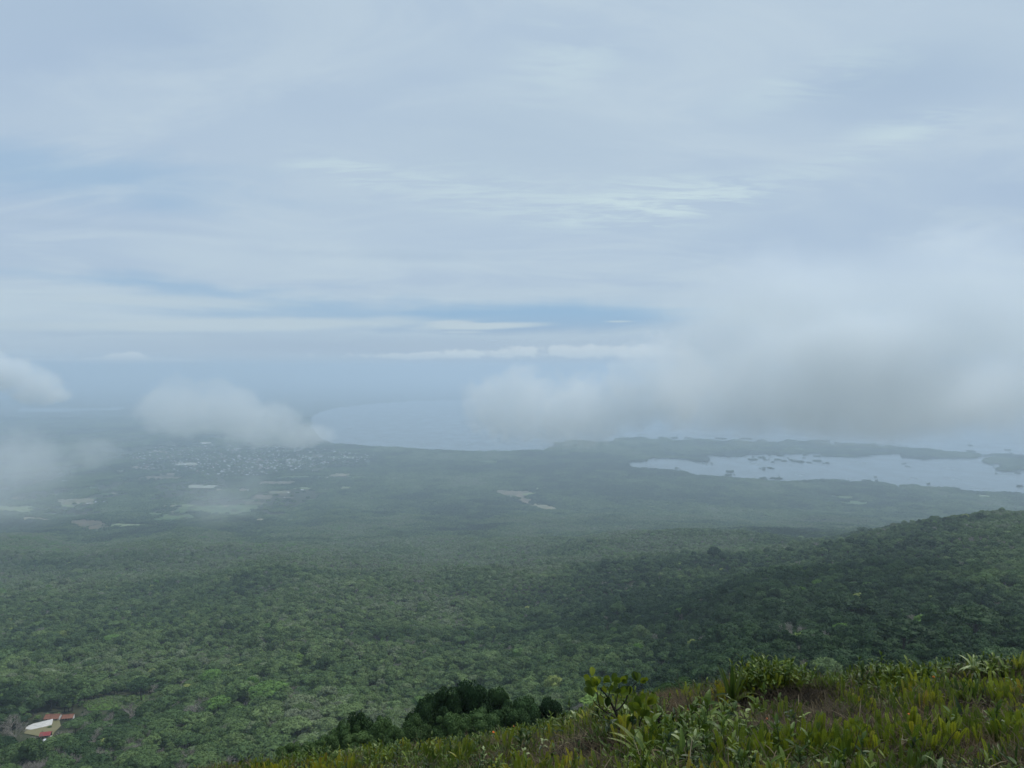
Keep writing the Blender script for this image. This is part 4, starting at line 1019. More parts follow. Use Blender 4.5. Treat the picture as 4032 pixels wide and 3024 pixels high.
KEYS = [(968, 1872, 34, 3, 'largest white roof at the near edge of the town'), (1000, 1872, 18, 0, 'white house just right of the largest white roof at the near town edge'), (1080, 1845, 20, 0, 'bright white building alone right of the town centre front'),
        (1168, 1812, 34, 3, 'long white roofed hall on the right side of the town'), (920, 1769, 34, 3, 'long white roof in the far middle of the town'), (930, 1834, 30, 3, 'long pale roof in the front middle of the town'),
        (1018, 1733, 26, 3, 'white roof at the far edge of the town below the cloud'), (1228, 1855, 15, 0, 'single white house right of the town on open ground'), (1322, 1849, 15, 0, 'single white house further right beyond the town on open ground'),
        (817, 1867, 13, 0, 'small white house at the near left edge of the town'), (747, 1843, 13, 0, 'lone white house on the left edge of the town'), (680, 1826, 13, 0, 'white house furthest left of the town'),
        (975, 1932, 16, 0, 'lone white house among brown fields below the town'), (1135, 1941, 13, 0, 'white house behind the red earth field'), (1120, 1960, 10, 0, 'small pale house right below the red earth field'), (1190, 1930, 22, 3, 'long low building on the plain right of the fields'),
        (255, 1897, 42, 3, 'long white hall by itself on the far left plain'), (283, 1900, 14, 0, 'small house right of the long white hall'), (42, 1951, 10, 0, 'small white house at the far left of the plain'), (280, 1970, 14, 1, 'small bluish roof above the pale fields at left'),
        (480, 2121, 15, 3, 'white roofed building alone in the forest left of centre'), (630, 2190, 8, 1, 'tiny pale roof in the forest below the lone white building'), (1193, 2192, 9, 0, 'tiny pale roof in deep forest near the middle'),
        (1720, 2149, 9, 0, 'tiny white roof in the forest in the middle of the picture'), (1841, 1834, 26, 3, 'white building in the green plain left of the peninsula'), (1960, 1821, 13, 0, 'white house beside the light green field near the lake shore'),
        (2246, 1825, 13, 1, 'pale roof in the woods right of the shore fields'), (1992, 1976, 17, 0, 'bright white building at the left edge of the brown clearing'), (2203, 2034, 20, 3, 'greenish white roof in the forest below the brown clearing'), (1637, 1924, 11, 0, 'small white house in the forest left of the brown clearing'),
        (3382, 1972, 16, 1, 'pale house beside the green meadow near the bay'), (3388, 1976, 10, 0, 'small white house just right of the pale house by the meadow'), (400, 2056, 22, 3, 'long white building on the red earth hilltop'), (385, 2053, 16, 1, 'grey roof at the left end of the red earth hilltop'), (415, 2051, 14, 0, 'small white building behind the long one on the red hilltop'),
        (505, 1738, 12, 0, 'tiny white house far left behind the town'), (1510, 1793, 12, 0, 'white house at the far right end of the lakeshore houses')]
for a, b, s, mi, lab in KEYS: put_house(a, b, s, mi, random.uniform(-.3, .3), lab, 'houses and halls on the plain', 'white_building', 'building')
WN = 'leftmost second third fourth fifth sixth seventh eighth ninth tenth eleventh twelfth thirteenth fourteenth fifteenth sixteenth seventeenth eighteenth nineteenth twentieth twenty-first last'.split()
for i in range(22):   # village beside a dry field
    a = 1285 + i * 5.2 + random.uniform(-2, 2); b = 1884 + random.uniform(-4, 6)
    mi = random.choice([0, 0, 2, 2, 0]); put_house(a, b, random.uniform(10, 15), mi, random.uniform(-.4, .4),
        '%s house of the compact village by the dry field, %s' % ('red-roofed' if mi == 2 else 'white-roofed', 'leftmost' if i == 0 else 'rightmost' if i == 21 else WN[i] + ' from the left'), 'houses of the compact village')
for i in range(13):
    a = 330 + i * 13; put_house(a + random.uniform(-4, 4), 1984 - (a - 400) * .02 - (8 if a > 470 else 0) + random.uniform(-2, 2), random.uniform(12, 18), random.choice([0, 1, 1]), random.uniform(-.2, .2), 'pale house of the roadside hamlet by the pale fields, ' + ('leftmost' if i == 0 else 'rightmost' if i == 12 else WN[i] + ' from the left'), 'houses of the roadside hamlet')
LMH = [('largest near-edge white roof', 968, 1872), ('bright building at the front', 1080, 1845), ('long hall on the right', 1168, 1812), ('long roof in the far middle', 920, 1769), ('long pale front roof', 930, 1834), ('white roof under the cloud', 1018, 1733), ('lone left-edge house', 747, 1843), ('leftmost white house', 680, 1826), ('lakeshore houses', 1400, 1785), ('pond at the far edge', 805, 1746)]
hc = {}
for a, b in town_px(215):
    mi = random.choice([0, 0, 0, 1, 1, 2]); lm = min(LMH, key=lambda L: ((L[1] - a) / 3) ** 2 + (L[2] - b) ** 2)
    o = put_house(a, b, random.uniform(11, 23), mi, random.uniform(-.6, .6), 'x', 'houses of the town')
    d_ = ('left of' if a < lm[1] else 'right of') if abs(a - lm[1]) > 3 * abs(b - lm[2]) else ('behind' if b < lm[2] else 'in front of')
    hc.setdefault(('%s town house' % ['white-roofed', 'grey-roofed', 'red-roofed'][mi], '%s the %s' % (d_, lm[0])), []).append((a, o))
NTH = ['leftmost', 'second', 'third', 'fourth', 'fifth', 'sixth', 'seventh', 'eighth', 'ninth', 'tenth', 'eleventh', 'twelfth', 'thirteenth', 'fourteenth', 'fifteenth', 'sixteenth', 'seventeenth', 'eighteenth']
for (w_, p_), L in hc.items():
    L.sort(key=lambda q: q[0])
    for i, (a, o) in enumerate(L): o['label'] = f'{w_} {p_}' if len(L) == 1 else f'{w_} {p_}, {"rightmost" if i == len(L) - 1 else NTH[i] + (" from left" if i else "")}'
tp = town_px(1700); P_ = np.array([on_level(a, b, 3.0) for a, b in tp]); P_[:, 2] = H(P_[:, 0], P_[:, 1])
nn = len(P_); ss = RNG.uniform(9, 19, nn); rt = np.zeros((nn, 3)); rt[:, 2] = RNG.uniform(-.7, .7, nn)
stuff_instances('town_houses', HM, P_, rt, np.stack([ss] * 3, 1), RNG.choice([0, 1, 1, 1, 2, 2], nn), np.zeros(nn))
# reservoir-like bright patches by the town and the bay
for nm, pl in (('pond', [(782, 1744), (795, 1742), (830, 1744), (834, 1747), (800, 1749)]), ('pale_quarry', [(3638, 1938), (3645, 1941), (3652, 1947), (3672, 1946), (3690, 1944), (3697, 1951), (3680, 1952), (3655, 1951), (3645, 1950)])):
    pp = [on_level(a, b, 3.2) for a, b in pl]; m = MB(); m.add([(q.x, q.y, 12.0 if nm == 'pale_quarry' else 9) for q in pp], [tuple(range(len(pp) - 1, -1, -1))])
    tag(link(nm, m.mesh(nm, M['concrete'])), kind='structure')

# ------------------------------------------------------------------ islets in the bay and beyond the peninsula
def ZA(x, y): return 2400 + x * .4069, 1650 + y * .4069
def ZB(x, y): return 3200 + x * .3761, 1650 + y * .3761
ISL = []
for x, y, w in ((400, 378, 36), (352, 408, 22), (443, 393, 14), (478, 370, 14), (905, 427, 30), (938, 434, 16), (992, 428, 24), (650, 476, 40), (682, 489, 24), (735, 512, 60), (1165, 505, 80), (1150, 540, 66), (1208, 535, 18), (1385, 388, 100),
                (1390, 362, 34), (1470, 368, 80), (1505, 390, 50), (1545, 388, 22), (1578, 413, 40), (1625, 390, 70), (1690, 402, 62), (1650, 350, 74), (1725, 372, 22), (1755, 393, 38), (1825, 406, 130), (1880, 371, 36), (1858, 426, 24), (1935, 418, 50), (2010, 402, 86),
                (2072, 425, 30), (2112, 423, 40), (2008, 356, 78), (1895, 344, 50), (1750, 340, 30), (1455, 472, 20), (1490, 470, 38), (1492, 487, 36), (1550, 470, 54), (1585, 476, 30), (1637, 537, 14), (1490, 572, 80), (1615, 572, 130), (1545, 349, 24)):
    a, b = ZA(x, y); ISL.append((a, b, w * .4069))
for x, y, w in ((940, 469, 18), (965, 460, 26), (980, 489, 30), (1015, 497, 22), (657, 604, 32), (665, 638, 30), (1210, 679, 34), (565, 645, 96), (1243, 421, 18), (1927, 567, 30), (2145, 563, 64), (2170, 700, 76), (1648, 270, 50), (1657, 333, 88), (2042, 318, 56), (848, 250, 24), (908, 268, 20), (895, 279, 18), (990, 280, 18), (2078, 356, 36),
                (330, 255, 190), (150, 230, 70), (590, 262, 200), (1900, 492, 20)):
    a, b = ZB(x, y); ISL.append((a, b, w * .3761))
for x, y, w in ((760, 188, 90), (625, 188, 90), (1080, 192, 120), (1325, 196, 120), (1475, 212, 90), (1595, 228, 40), (2105, 214, 60), (2190, 236, 50), (182, 184, 16), (2020, 215, 180), (300, 186, 120), (500, 182, 70)):
    a, b = ZA(x, y - 10); ISL.append((a, b, w * .4069))
ip = []
for a, b, w in ISL:
    p = on_level(a, b + 2.5, 0); r = w / F * p.y / 2; rd = r * random.uniform(1.0, 1.5)
    m = MB(); n_ = 14; rr = [random.uniform(.8, 1.12) for _ in range(n_)]
    ring = lambda k, z: [(math.cos(6.283 * i / n_) * r * rr[i] * k, math.sin(6.283 * i / n_) * rd * rr[i] * k, z) for i in range(n_)]
    m.add(ring(1.03, -2) + ring(1, .6) + ring(.7, 2.0) + [(0, 0, 2.3)], [(j * n_ + i, j * n_ + (i + 1) % n_, (j + 1) * n_ + (i + 1) % n_, (j + 1) * n_ + i) for j in range(2) for i in range(n_)] + [(2 * n_ + i, 2 * n_ + (i + 1) % n_, 3 * n_) for i in range(n_)])
    tag(link('islet', m.mesh('islet', M['terrain']), loc=(p.x, p.y, 0)), kind='structure')
    k = max(2, int(r * rd / 60))
    for _ in range(min(k, 60)):
        th = random.uniform(0, 6.283); q = math.sqrt(random.random()) * .88
        ip.append((p.x + math.cos(th) * r * q, p.y + math.sin(th) * rd * q, min(1.0, r / 10)))
ip = np.array(ip); nn = len(ip); rt = np.zeros((nn, 3)); rt[:, 2] = RNG.uniform(0, 6.28, nn)
si = ip[:, 2] * RNG.uniform(.7, 1.15, nn) * 1.1; ALLK = K['round'] + K['dome']
stuff_instances('islet_trees', [k_[2] for k_ in KINDS], np.column_stack([ip[:, :2], np.full(nn, .6)]), rt, np.stack([si, si, si * RNG.uniform(.6, 1.0, nn)], 1), RNG.choice(ALLK, nn), RNG.uniform(.1, .4, nn))

# ------------------------------------------------------------------ dark thicket just beyond the ridge
TH = []
for i in range(3):
    C, B = tree_mesh('ragged', 150 + i, 330, .30); TH.append((C.mesh('crown', M['crown']), B.mesh('trunk', M['bark'])))
TPL = [(1740, 2725, 170, 62, .05, 'dark crown second in height of the black-green thicket'), (1850, 2688, 200, 64, .03, 'tallest blackish green tree of the thicket beyond the ridge'), (1955, 2715, 150, 66, .04, 'dark crown just right of the tallest thicket tree'),
       (1660, 2770, 150, 60, .06, 'left shoulder crown of the black-green thicket'), (2065, 2748, 170, 64, .03, 'black crown on the right half of the thicket'), (2165, 2758, 140, 66, .02, 'rightmost black crown of the thicket touching the fern slope'),
       (2000, 2792, 170, 55, .10, 'lower olive-tinged crown in front of the right thicket'), (1900, 2806, 180, 52, .16, 'low dark green bush in front of the tallest thicket tree'), (1780, 2818, 150, 50, .20, 'low bush in front of the left thicket crowns'),
       (1425, 2824, 160, 58, .12, 'dark rounded bush standing apart left of the thicket'), (1350, 2850, 130, 56, .15, 'dark bush lower left of the apart-standing one'), (1510, 2838, 150, 52, .22, 'olive green bush between the apart bush and the thicket'),
       (1630, 2836, 150, 50, .18, 'flat green bush below the left thicket shoulder'), (1290, 2893, 120, 52, .22, 'olive bush on the slope edge left of the dark bushes'), (1215, 2935, 120, 50, .28, 'small-leaved bush further down the slope edge'),
       (1140, 2972, 110, 48, .30, 'lowest bush of the slope edge near the bottom of the picture'), (2255, 2806, 120, 60, .2, 'dark bush between the thicket and the thick-leaved shrub'), (1420, 2890, 130, 44, .30, 'grey-green bush just behind the ferns left of centre'), (1560, 2882, 120, 42, .26, 'bush just behind the ferns below the thicket'),
       (2700, 2680, 210, 48, .06, 'dark bush rising behind the dry grass right of the thick-leaved shrub'), (2620, 2720, 120, 44, .1, 'low dark bush left of the one behind the dry grass'), (3420, 2690, 150, 60, .06, 'black-green bush behind the middle of the fern ridge'),
       (3600, 2655, 240, 70, .03, 'very dark broad bush right behind the fern ridge'), (3760, 2640, 160, 64, .05, 'dark bush behind the right part of the fern ridge')]
for i, (a, b, w, Y0, ti_, lab) in enumerate(TPL):
    u0, v0 = ray(a, b); X0 = u0 * Y0; g0 = Hs(X0, Y0); h = max(CAM_Z + v0 * Y0 - g0, 1.8); r = w / F * Y0 / 2
    o = link('thicket_tree', None, loc=(X0, Y0, g0 - .2), rot=(0, 0, i * 1.7), scale=(r / 8.5, r / 8.5, (h + .2) / 14.2)); c = link('crown', TH[i % 3][0], o); c['tint'] = ti_; link('trunk', TH[i % 3][1], o)
    tag(o, lab, 'tree' if h > 3 else 'bush', 'dark trees and bushes just beyond the ridge')
# ------------------------------------------------------------------ plants of the ridge in front
def strip(mb, pts, ws, up=(0, 0, 1), fold=0.25, mi=0, side=None):
    """a leaf: centre line pts with half widths ws, folded along the midrib"""
    pts = [np.array(p, float) for p in pts]; vs = []; fs = []
    for i, p in enumerate(pts):
        d = pts[min(i + 1, len(pts) - 1)] - pts[max(i - 1, 0)]; d /= np.linalg.norm(d) + 1e-9
        s = np.cross(d, up) if side is None else np.array(side, float); s /= np.linalg.norm(s) + 1e-9; nn = np.cross(s, d)
        vs += [p - s * ws[i] + nn * ws[i] * fold, p, p + s * ws[i] + nn * ws[i] * fold]
    for i in range(len(pts) - 1):
        a = 3 * i; fs += [(a, a + 1, a + 4, a + 3), (a + 1, a + 2, a + 5, a + 4)]
    mb.add(vs, fs, mi)
def frond_mb(rng, L=.45, mb=None, base=(0, 0, 0), lean=(0, 0), n=15, w=.031):
    mb = mb or MB(); b = np.array(base, float); c = rng.uniform(-.12, .12, 2)
    P = lambda s: b + np.array([lean[0] * s * L + c[0] * L * s * s, lean[1] * s * L + c[1] * L * s * s, L * s * (1 - .12 * s)])
    az = rng.uniform(0, 6.283); sx, sy = math.cos(az), math.sin(az); side = np.array([sx, sy, .25])
    mb.tube([tuple(P(0)), tuple(P(.5)), tuple(P(.98))], [.003, .0025, .001], 3)
    for i in range(n):
        s = .12 + .87 * i / n; q = P(s); ww = w * min(1, 4.5 * (1 - s) ** .8 + .12) * (.55 + .45 * min(1, s * 3)); d = P(min(1, s + .05)) - q; d /= np.linalg.norm(d); h = L * .62 / n
        for sg in (-1, 1):
            o = side * sg * ww; up_ = d * h
            mb.add([q, q + o * .5 + up_ * 1.1 + d * .004, q + o + up_ * .9, q + o * .45 - up_ * .5], [(0, 1, 2, 3)])
    return mb
def blade_pts(L, az, el0, droop, k=6, b=(0, 0, 0)):
    pts = []; x = np.array(b, float); el = el0
    for i in range(k):
        pts.append(x.copy()); x = x + np.array([math.cos(az) * math.cos(el), math.sin(az) * math.cos(el), math.sin(el)]) * L / (k - 1); el -= droop / (k - 1)
    return pts
def ell_leaf(L, W, curl=.25, k=6, tip=1.0):
    """single broad leaf along +X, lying in XY, base at the origin"""
    m = MB(); pts = []; ws = []
    for i in range(k + 1):
        s = i / k; pts.append((L * s, 0, curl * L * (s - s * s * 1.5))); ws.append(W / 2 * max(.04, math.sin(math.pi * min(1, s ** .8 * .97 + .03)) ** .8) if tip == 1 else W / 2 * max(.06, (math.sin(math.pi * .5 * min(1, s / .62)) if s < .62 else math.sqrt(max(0, 1 - ((s - .62) / .38) ** 2)))))
    strip(m, pts, ws, fold=.28); return m
def sapling_mb(rng, h=.55, n=9, Lf=.15, W=.055):
    m = MB(); top = np.array([rng.uniform(-.08, .08), rng.uniform(-.08, .08), h])
    m.tube([(0, 0, -.05), tuple(top * .5), tuple(top)], [.006, .005, .003], 4, 1)
    for i in range(n):
        s = .35 + .65 * i / (n - 1); a = i * 2.4 + rng.uniform(-.4, .4); el = rng.uniform(.5, 1.25) if s > .6 else rng.uniform(.1, .7)
        pts = blade_pts(Lf * rng.uniform(.75, 1.2), a, el, rng.uniform(.2, 1.2), 5, top * s); strip(m, pts, [W * q * .5 for q in (.25, .9, 1, .75, .08)], fold=.3)
    return m
def twigs_mb(rng, n=34, L=.45, mi=0, w=.0035, spread=.35, up=.45, arch=1.6):
    m = MB()
    for i in range(n):
        a = rng.uniform(0, 6.283); r = spread * math.sqrt(rng.random()); b = (r * math.cos(a), r * math.sin(a), 0)
        pts = blade_pts(L * rng.uniform(.5, 1.25), rng.uniform(0, 6.283), rng.uniform(up - .4, up + .8), rng.uniform(.3, arch), 6, b); ww = w * rng.uniform(.7, 1.8)
        strip(m, pts, [ww] * 4 + [ww * .7, ww * .2], fold=.1, mi=mi)
    return m
def grass_mb(rng, n=30, L=.3):
    m = MB()
    for i in range(n):
        r = .16 * math.sqrt(rng.random()); a = rng.uniform(0, 6.283)
        strip(m, blade_pts(L * rng.uniform(.5, 1.2), rng.uniform(0, 6.283), rng.uniform(.9, 1.5), rng.uniform(.2, 1.3), 4, (r * math.cos(a), r * math.sin(a), 0)), [.0035, .003, .0022, .0006], fold=.2)
    return m
def herb_mb(rng, n=26):
    m = MB()
    for i in range(n):
        r = .2 * math.sqrt(rng.random()); a = rng.uniform(0, 6.283); el = rng.uniform(.3, 1.4)
        strip(m, blade_pts(rng.uniform(.1, .24), rng.uniform(0, 6.283), el, rng.uniform(0, 1.1), 4, (r * math.cos(a), r * math.sin(a), rng.uniform(0, .12))), [.004, .014, .012, .001], fold=.3)
    return m
rg = np.random.default_rng(5)
def fern_clump(rng, n=7):
    m = MB()
    for i in range(n):
        a = rng.uniform(0, 6.283); r = .10 * math.sqrt(rng.random()) * 1.6
        frond_mb(rng, rng.uniform(.3, .5), m, (r * math.cos(a), r * math.sin(a), -.02), (math.cos(a) * rng.uniform(0, .3), math.sin(a) * rng.uniform(0, .3)))
    return m
G_ = []    # kinds of undergrowth
for i in range(4): G_.append(fern_clump(rg, 6 + i).mesh('ferns', M['fern']))                       # 0-3
for i in range(3): G_.append(sapling_mb(rg, rg.uniform(.4, .6)).mesh('leafy_shoot', [M['broad'], M['stalk']]))  # 4-6
for i in range(3): G_.append(twigs_mb(rg, 42).mesh('dead_twigs', M['dead']))                        # 7-9
for i in range(2): G_.append(grass_mb(rg).mesh('dry_tuft', M['drygrass']))                          # 10-11
for i in range(3): G_.append(herb_mb(rg).mesh('low_herb', M['broad']))                              # 12-14
G_.append(twigs_mb(rg, 60, .3, w=.003, spread=.28, up=.2, arch=.8).mesh('litter', M['dead']))       # 15

# what grows where on the slope: (photo x, y, rx, ry, weight) around each spot
Z_FERN = [(3400, 2830, 240, 60, 1), (3250, 2990, 320, 45, 1), (3900, 2930, 260, 60, 1), (3780, 2730, 300, 50, 1), (3550, 2960, 200, 60, .7), (2550, 2900, 200, 60, .8), (2250, 2790, 260, 40, .7), (2010, 2900, 380, 60, .55), (3650, 2790, 150, 40, .8), (3020, 2650, 120, 40, 1.2), (4000, 2760, 90, 80, .9), (1500, 2985, 500, 40, .5)]
Z_BROAD = [(1500, 2960, 520, 70, 1), (2050, 2850, 300, 60, .9), (2720, 2960, 230, 80, 1.2), (3280, 2690, 260, 40, 1.2), (3860, 2650, 130, 40, 1), (2200, 2900, 120, 60, .8), (2850, 2900, 120, 40, .9), (3550, 2720, 130, 30, .6), (1250, 3000, 300, 40, 1)]
Z_DEAD = [(3330, 2870, 190, 40, 1.3), (3850, 2820, 230, 45, 1.5), (2280, 2980, 200, 50, 1.2), (3100, 2770, 210, 60, 1.5), (2800, 2830, 160, 40, .9), (3850, 2705, 200, 25, .9), (3100, 2905, 150, 30, .8), (3450, 2740, 90, 30, 1), (3520, 2970, 120, 50, .7), (3780, 3000, 150, 40, .6)]
Z_DRY = [(3560, 2880, 230, 35, 1.5), (2640, 2790, 110, 40, 1.6), (3880, 3000, 220, 40, 1.2), (2330, 2820, 90, 30, 1), (2980, 2880, 130, 30, .8), (1620, 2930, 140, 30, .5), (1900, 2930, 100, 25, .6), (3200, 2850, 100, 25, .8), (2000, 2990, 160, 30, .6)]
def zw(Zs, a, b):
    r = np.zeros(len(a))
    for (cx, cy, rx, ry, w) in Zs: r = np.maximum(r, w * np.exp(-(((a - cx) / rx) ** 2 + ((b - cy) / ry) ** 2)))
    return r
def fg_points(s, y0=6.2, y1=27.0, ul=-.55, ur=.82):
    xs = np.arange(ul * y1, ur * y1, s); ys = np.arange(y0, y1, s); a, b = np.meshgrid(xs, ys)
    a = a.ravel() + RNG.uniform(-.5, .5, a.size) * s; b = b.ravel() + RNG.uniform(-.5, .5, b.size) * s
    k = (a / b > ul) & (a / b < ur); return a[k], b[k]
x_, y_ = fg_points(.118)
z_ = H(x_, y_); a_, b_ = to_px(x_, y_, z_)
n_ = len(x_); nz = fbm(x_ * 1.1, y_ * 1.1, 61, 3); nz2 = fbm(x_ * .6, y_ * .6, 63, 3)
wf = zw(Z_FERN, a_, b_) + .22 + (nz > .55) * .3; wb = zw(Z_BROAD, a_, b_) + .10 + (nz2 > .55) * .2; wd = zw(Z_DEAD, a_, b_) * 1.1 + .10 + (nz2 < .40) * .2; wg = zw(Z_DRY, a_, b_) * 1.1 + .04
wf = wf * np.clip(1 - .75 * zw(Z_DEAD, a_, b_) - .6 * zw(Z_DRY, a_, b_), .06, 1); wb = wb * np.clip(1 - .8 * zw(Z_DEAD, a_, b_) - .7 * zw(Z_DRY, a_, b_), .04, 1)
W_ = np.stack([wf, wb * .75, wd, wg, wb * .9, .25 + wd * .3], 1); W_ /= W_.sum(1)[:, None]; cs = W_.cumsum(1); rr = RNG.random(n_)
cat = (rr[:, None] > cs).sum(1)
bases = [(0, 4), (4, 3), (7, 3), (10, 2), (12, 3), (15, 1)]
pick = np.array([bases[c][0] + RNG.integers(0, bases[c][1]) for c in np.minimum(cat, 5)])
cover = fbm(x_ * 2.3, y_ * 2.3, 66, 2); keep = (RNG.random(n_) < np.where(cat == 0, .62, np.where(cat == 1, .55, .9))) & (cover > .22)
tn = np.where(cat == 0, np.clip(.45 + (nz - .5) * 1.2 + RNG.normal(0, .16, n_), 0, .92), np.where(cat == 1, np.clip(.4 + RNG.normal(0, .25, n_), 0, 1), np.where((cat == 2) | (cat == 5), np.clip(.22 + RNG.normal(0, .2, n_), 0, 1), np.clip(.45 + RNG.normal(0, .22, n_), 0, 1))))
sz = RNG.uniform(.6, 1.15, n_) * np.where(cat == 0, .95, np.where(cat == 1, .85, 1.0)) * np.interp(x_ / y_, [-.3, 0, .15], [.72, .75, 1.0])
rot = np.stack([RNG.normal(0, .16, n_), RNG.normal(0, .16, n_) + .12, RNG.uniform(0, 6.283, n_)], 1)
k_ = keep
stuff_instances('undergrowth', G_, np.stack([x_, y_, z_ - .015], 1)[k_], rot[k_], np.stack([sz, sz, sz * RNG.uniform(.85, 1.15, n_)], 1)[k_], pick[k_], tn[k_])

# single plants, the largest ones in view -------------------------------------------------
FR = [frond_mb(rg, .45).mesh('frond', M['fern']) for _ in range(5)]
LF = ell_leaf(.17, .062).mesh('leaf', M['broad']); LF2 = ell_leaf(.2, .08, .5).mesh('leaf', M['broad'])
OB = ell_leaf(.165, .105, .12, 7, 2.0).mesh('leaf', M['thick'])
def gp(px, py, lift=0.0):
    return on_ground(px, py, 5.0, 60.0, lift)
def word_side(a): return 'far left' if a < 1500 else 'left of centre' if a < 2100 else 'centre' if a < 2700 else 'right of centre' if a < 3200 else 'right' if a < 3700 else 'far right'
NEAR = [('the thick-leaved shrub', 2450, 2790), ('the yellow bromeliad', 2310, 2860), ('the tall strap-leaved plant', 2880, 2760), ('the fern-topped mound', 3060, 2690), ('the reddish dry grass patch', 3560, 2880), ('the pale drooping leaves', 3830, 2670), ('the dark twig hollow', 3850, 2820), ('the spreading leaves at the bottom', 2470, 2990), ('the grey twig tangle', 3330, 2880), ('the lower left slope edge', 1250, 2990), ('the black-green thicket', 1850, 2850), ('the dry grass behind the shrub', 2640, 2790)]
USED = defaultdict(list)
def rel_label(what, a, b):
    lm = min(NEAR, key=lambda L: (L[1] - a) ** 2 + ((L[2] - b) * 1.5) ** 2); dx, dy = a - lm[1], b - lm[2]; d = math.hypot(dx, dy)
    r_ = ('right of' if dx > 0 else 'left of') if abs(dx) > abs(dy) * 1.6 else ('behind' if dy < 0 else 'below')
    return f'{what} {"just " if d < 60 else "close " if d < 140 else "" if d < 260 else "well "}{r_} {lm[0]}'
ORD2 = ['leftmost', 'second', 'third', 'fourth', 'fifth', 'sixth', 'seventh', 'eighth', 'ninth', 'tenth', 'eleventh', 'twelfth']
def flush():
    for lab, L in USED.items():
        L.sort(key=lambda q: q[1])
        for i, (o, a) in enumerate(L):
            o['label'] = lab if len(L) == 1 else (lab + (', the leftmost one' if i == 0 else ', the rightmost one' if i == len(L) - 1 else f', {ORD2[min(i, 11)]} from left'))
def rootp(name, p, rz=0, s=1.0): return link(name, None, loc=p, rot=(0, 0, rz), scale=s)
cr = random.Random(11)
def scatter(n, Zs, y_min=2600):
    out_ = []
    while len(out_) < n:
        z0 = cr.choice(Zs); a = cr.gauss(z0[0], z0[2] * .6); b = cr.gauss(z0[1], z0[3] * .6)
        if 1080 < a < 4020 and b < 3020:
            p = gp(a, b)
            if p.y < 26 and all((q[0] - a) ** 2 + (2 * (q[1] - b)) ** 2 > 24 ** 2 for q in out_): out_.append((a, b))
    return out_
for a, b in scatter(135, Z_FERN):
    p = gp(a, b); t_ = min(.88, max(.15, cr.gauss(.58, .15))); n = cr.randint(4, 7)
    o = rootp('fern', (p.x, p.y, p.z - .02), cr.uniform(0, 6.28), cr.uniform(.75, 1.15))
    for i in range(n):
        an = i * 2.4; r = .03 + .05 * cr.random(); f = link('frond', cr.choice(FR), o, (math.cos(an) * r, math.sin(an) * r, 0), (cr.gauss(0, .22), cr.gauss(.08, .22), cr.uniform(0, 6.28)), cr.uniform(.75, 1.2)); f['tint'] = t_ + cr.uniform(-.06, .06)
    what = 'golden-tinged fern' if t_ > .8 else 'yellow-green fern' if t_ > .6 else 'green fern' if t_ > .42 else 'dark green fern'
    tag(o, None, 'fern', 'ferns of the ridge in front'); o['label'] = 'x'; USED[rel_label(what + '', a, b)].append((o, a))
STM = MB(); STM.tube([(0, 0, -.05), (.01, .01, .25), (.0, .02, .5)], [.006, .005, .003], 5); STM = STM.mesh('stem', M['stalk'])
for a, b in scatter(75, Z_BROAD):
    p = gp(a, b); t_ = min(1, max(0, cr.gauss(.45, .25))); s = cr.uniform(.7, 1.25)
    s *= (.7 if a < 2200 else 1); o = rootp('leafy_herb', p, cr.uniform(0, 6.28), s); link('stem', STM, o)
    for i in range(cr.randint(6, 8)):
        hh = .18 + .32 * i / 7; an = i * 2.4 + cr.uniform(-.3, .3); l = link('leaf', LF if i % 3 else LF2, o, (0, .02 * hh * 2, hh), (cr.uniform(-.5, .5), -cr.uniform(.1, 1.1), an), cr.uniform(.75, 1.2)); l['tint'] = min(1, max(0, t_ + cr.uniform(-.15, .15)))
    what = 'pale glossy' if t_ > .65 else 'mid green' if t_ > .35 else 'dark green'
    tag(o, None, 'herb', 'leafy herbs of the ridge in front'); o['label'] = 'x'; USED[rel_label(what + ' broad-leaved herb', a, b)].append((o, a))

def rosette(px, py, n, L, w, tint, el, droop, lab, mat='rosette', cat='bromeliad', name='bromeliad', lift=.0, spread=None, rz=0.0, y=None, dead=3):
    p = gp(px, py) if y is None else at(px, py, y); o = rootp(name, (p.x, p.y, p.z + lift), rz)
    r = random.Random(int(px)); spread = spread or (0, 6.283)
    for i in range(n):
        az = spread[0] + (spread[1] - spread[0]) * ((i * .618) % 1.0); e = el[0] + (el[1] - el[0]) * r.random(); m = MB()
        pts = blade_pts(L * r.uniform(.8, 1.12), az, e, r.uniform(*droop), 8); strip(m, pts, [w * .5 * q for q in (.55, .85, 1, 1, .9, .72, .42, .03)], fold=.35)
        l = link('leaf', m.mesh('leaf', M[mat]), o); l['tint'] = min(1, max(0, tint + r.uniform(-.18, .18)))
    for i in range(dead):
        m = MB(); strip(m, blade_pts(L * r.uniform(.7, 1), r.uniform(0, 6.28), r.uniform(-.3, .5), r.uniform(.9, 2), 7), [w * .3 * q for q in (.7, 1, 1, .8, .6, .4, .05)], fold=.5)
        l = link('dead_leaf', m.mesh('dead_leaf', M['dead']), o); l['tint'] = r.uniform(.4, .9)
    return tag(o, lab, cat)
rosette(2310, 2880, 15, .34, .050, .85, (.5, 1.3), (.1, .9), 'bright yellow-green bromeliad left of the thick-leaved shrub', lift=.14)
rosette(2226, 2906, 14, .38, .052, .55, (.5, 1.35), (.1, .9), 'greener bromeliad lower left of the bright yellow-green one', lift=.10)
rosette(2366, 2900, 9, .30, .055, .45, (.8, 1.45), (.1, .5), 'small upright green rosette right of the bright yellow-green bromeliad', lift=.04)
rosette(1815, 3010, 9, .30, .050, .78, (.6, 1.4), (.1, .6), 'yellow-green rosette with V-shaped leaves near the bottom edge', lift=.04)
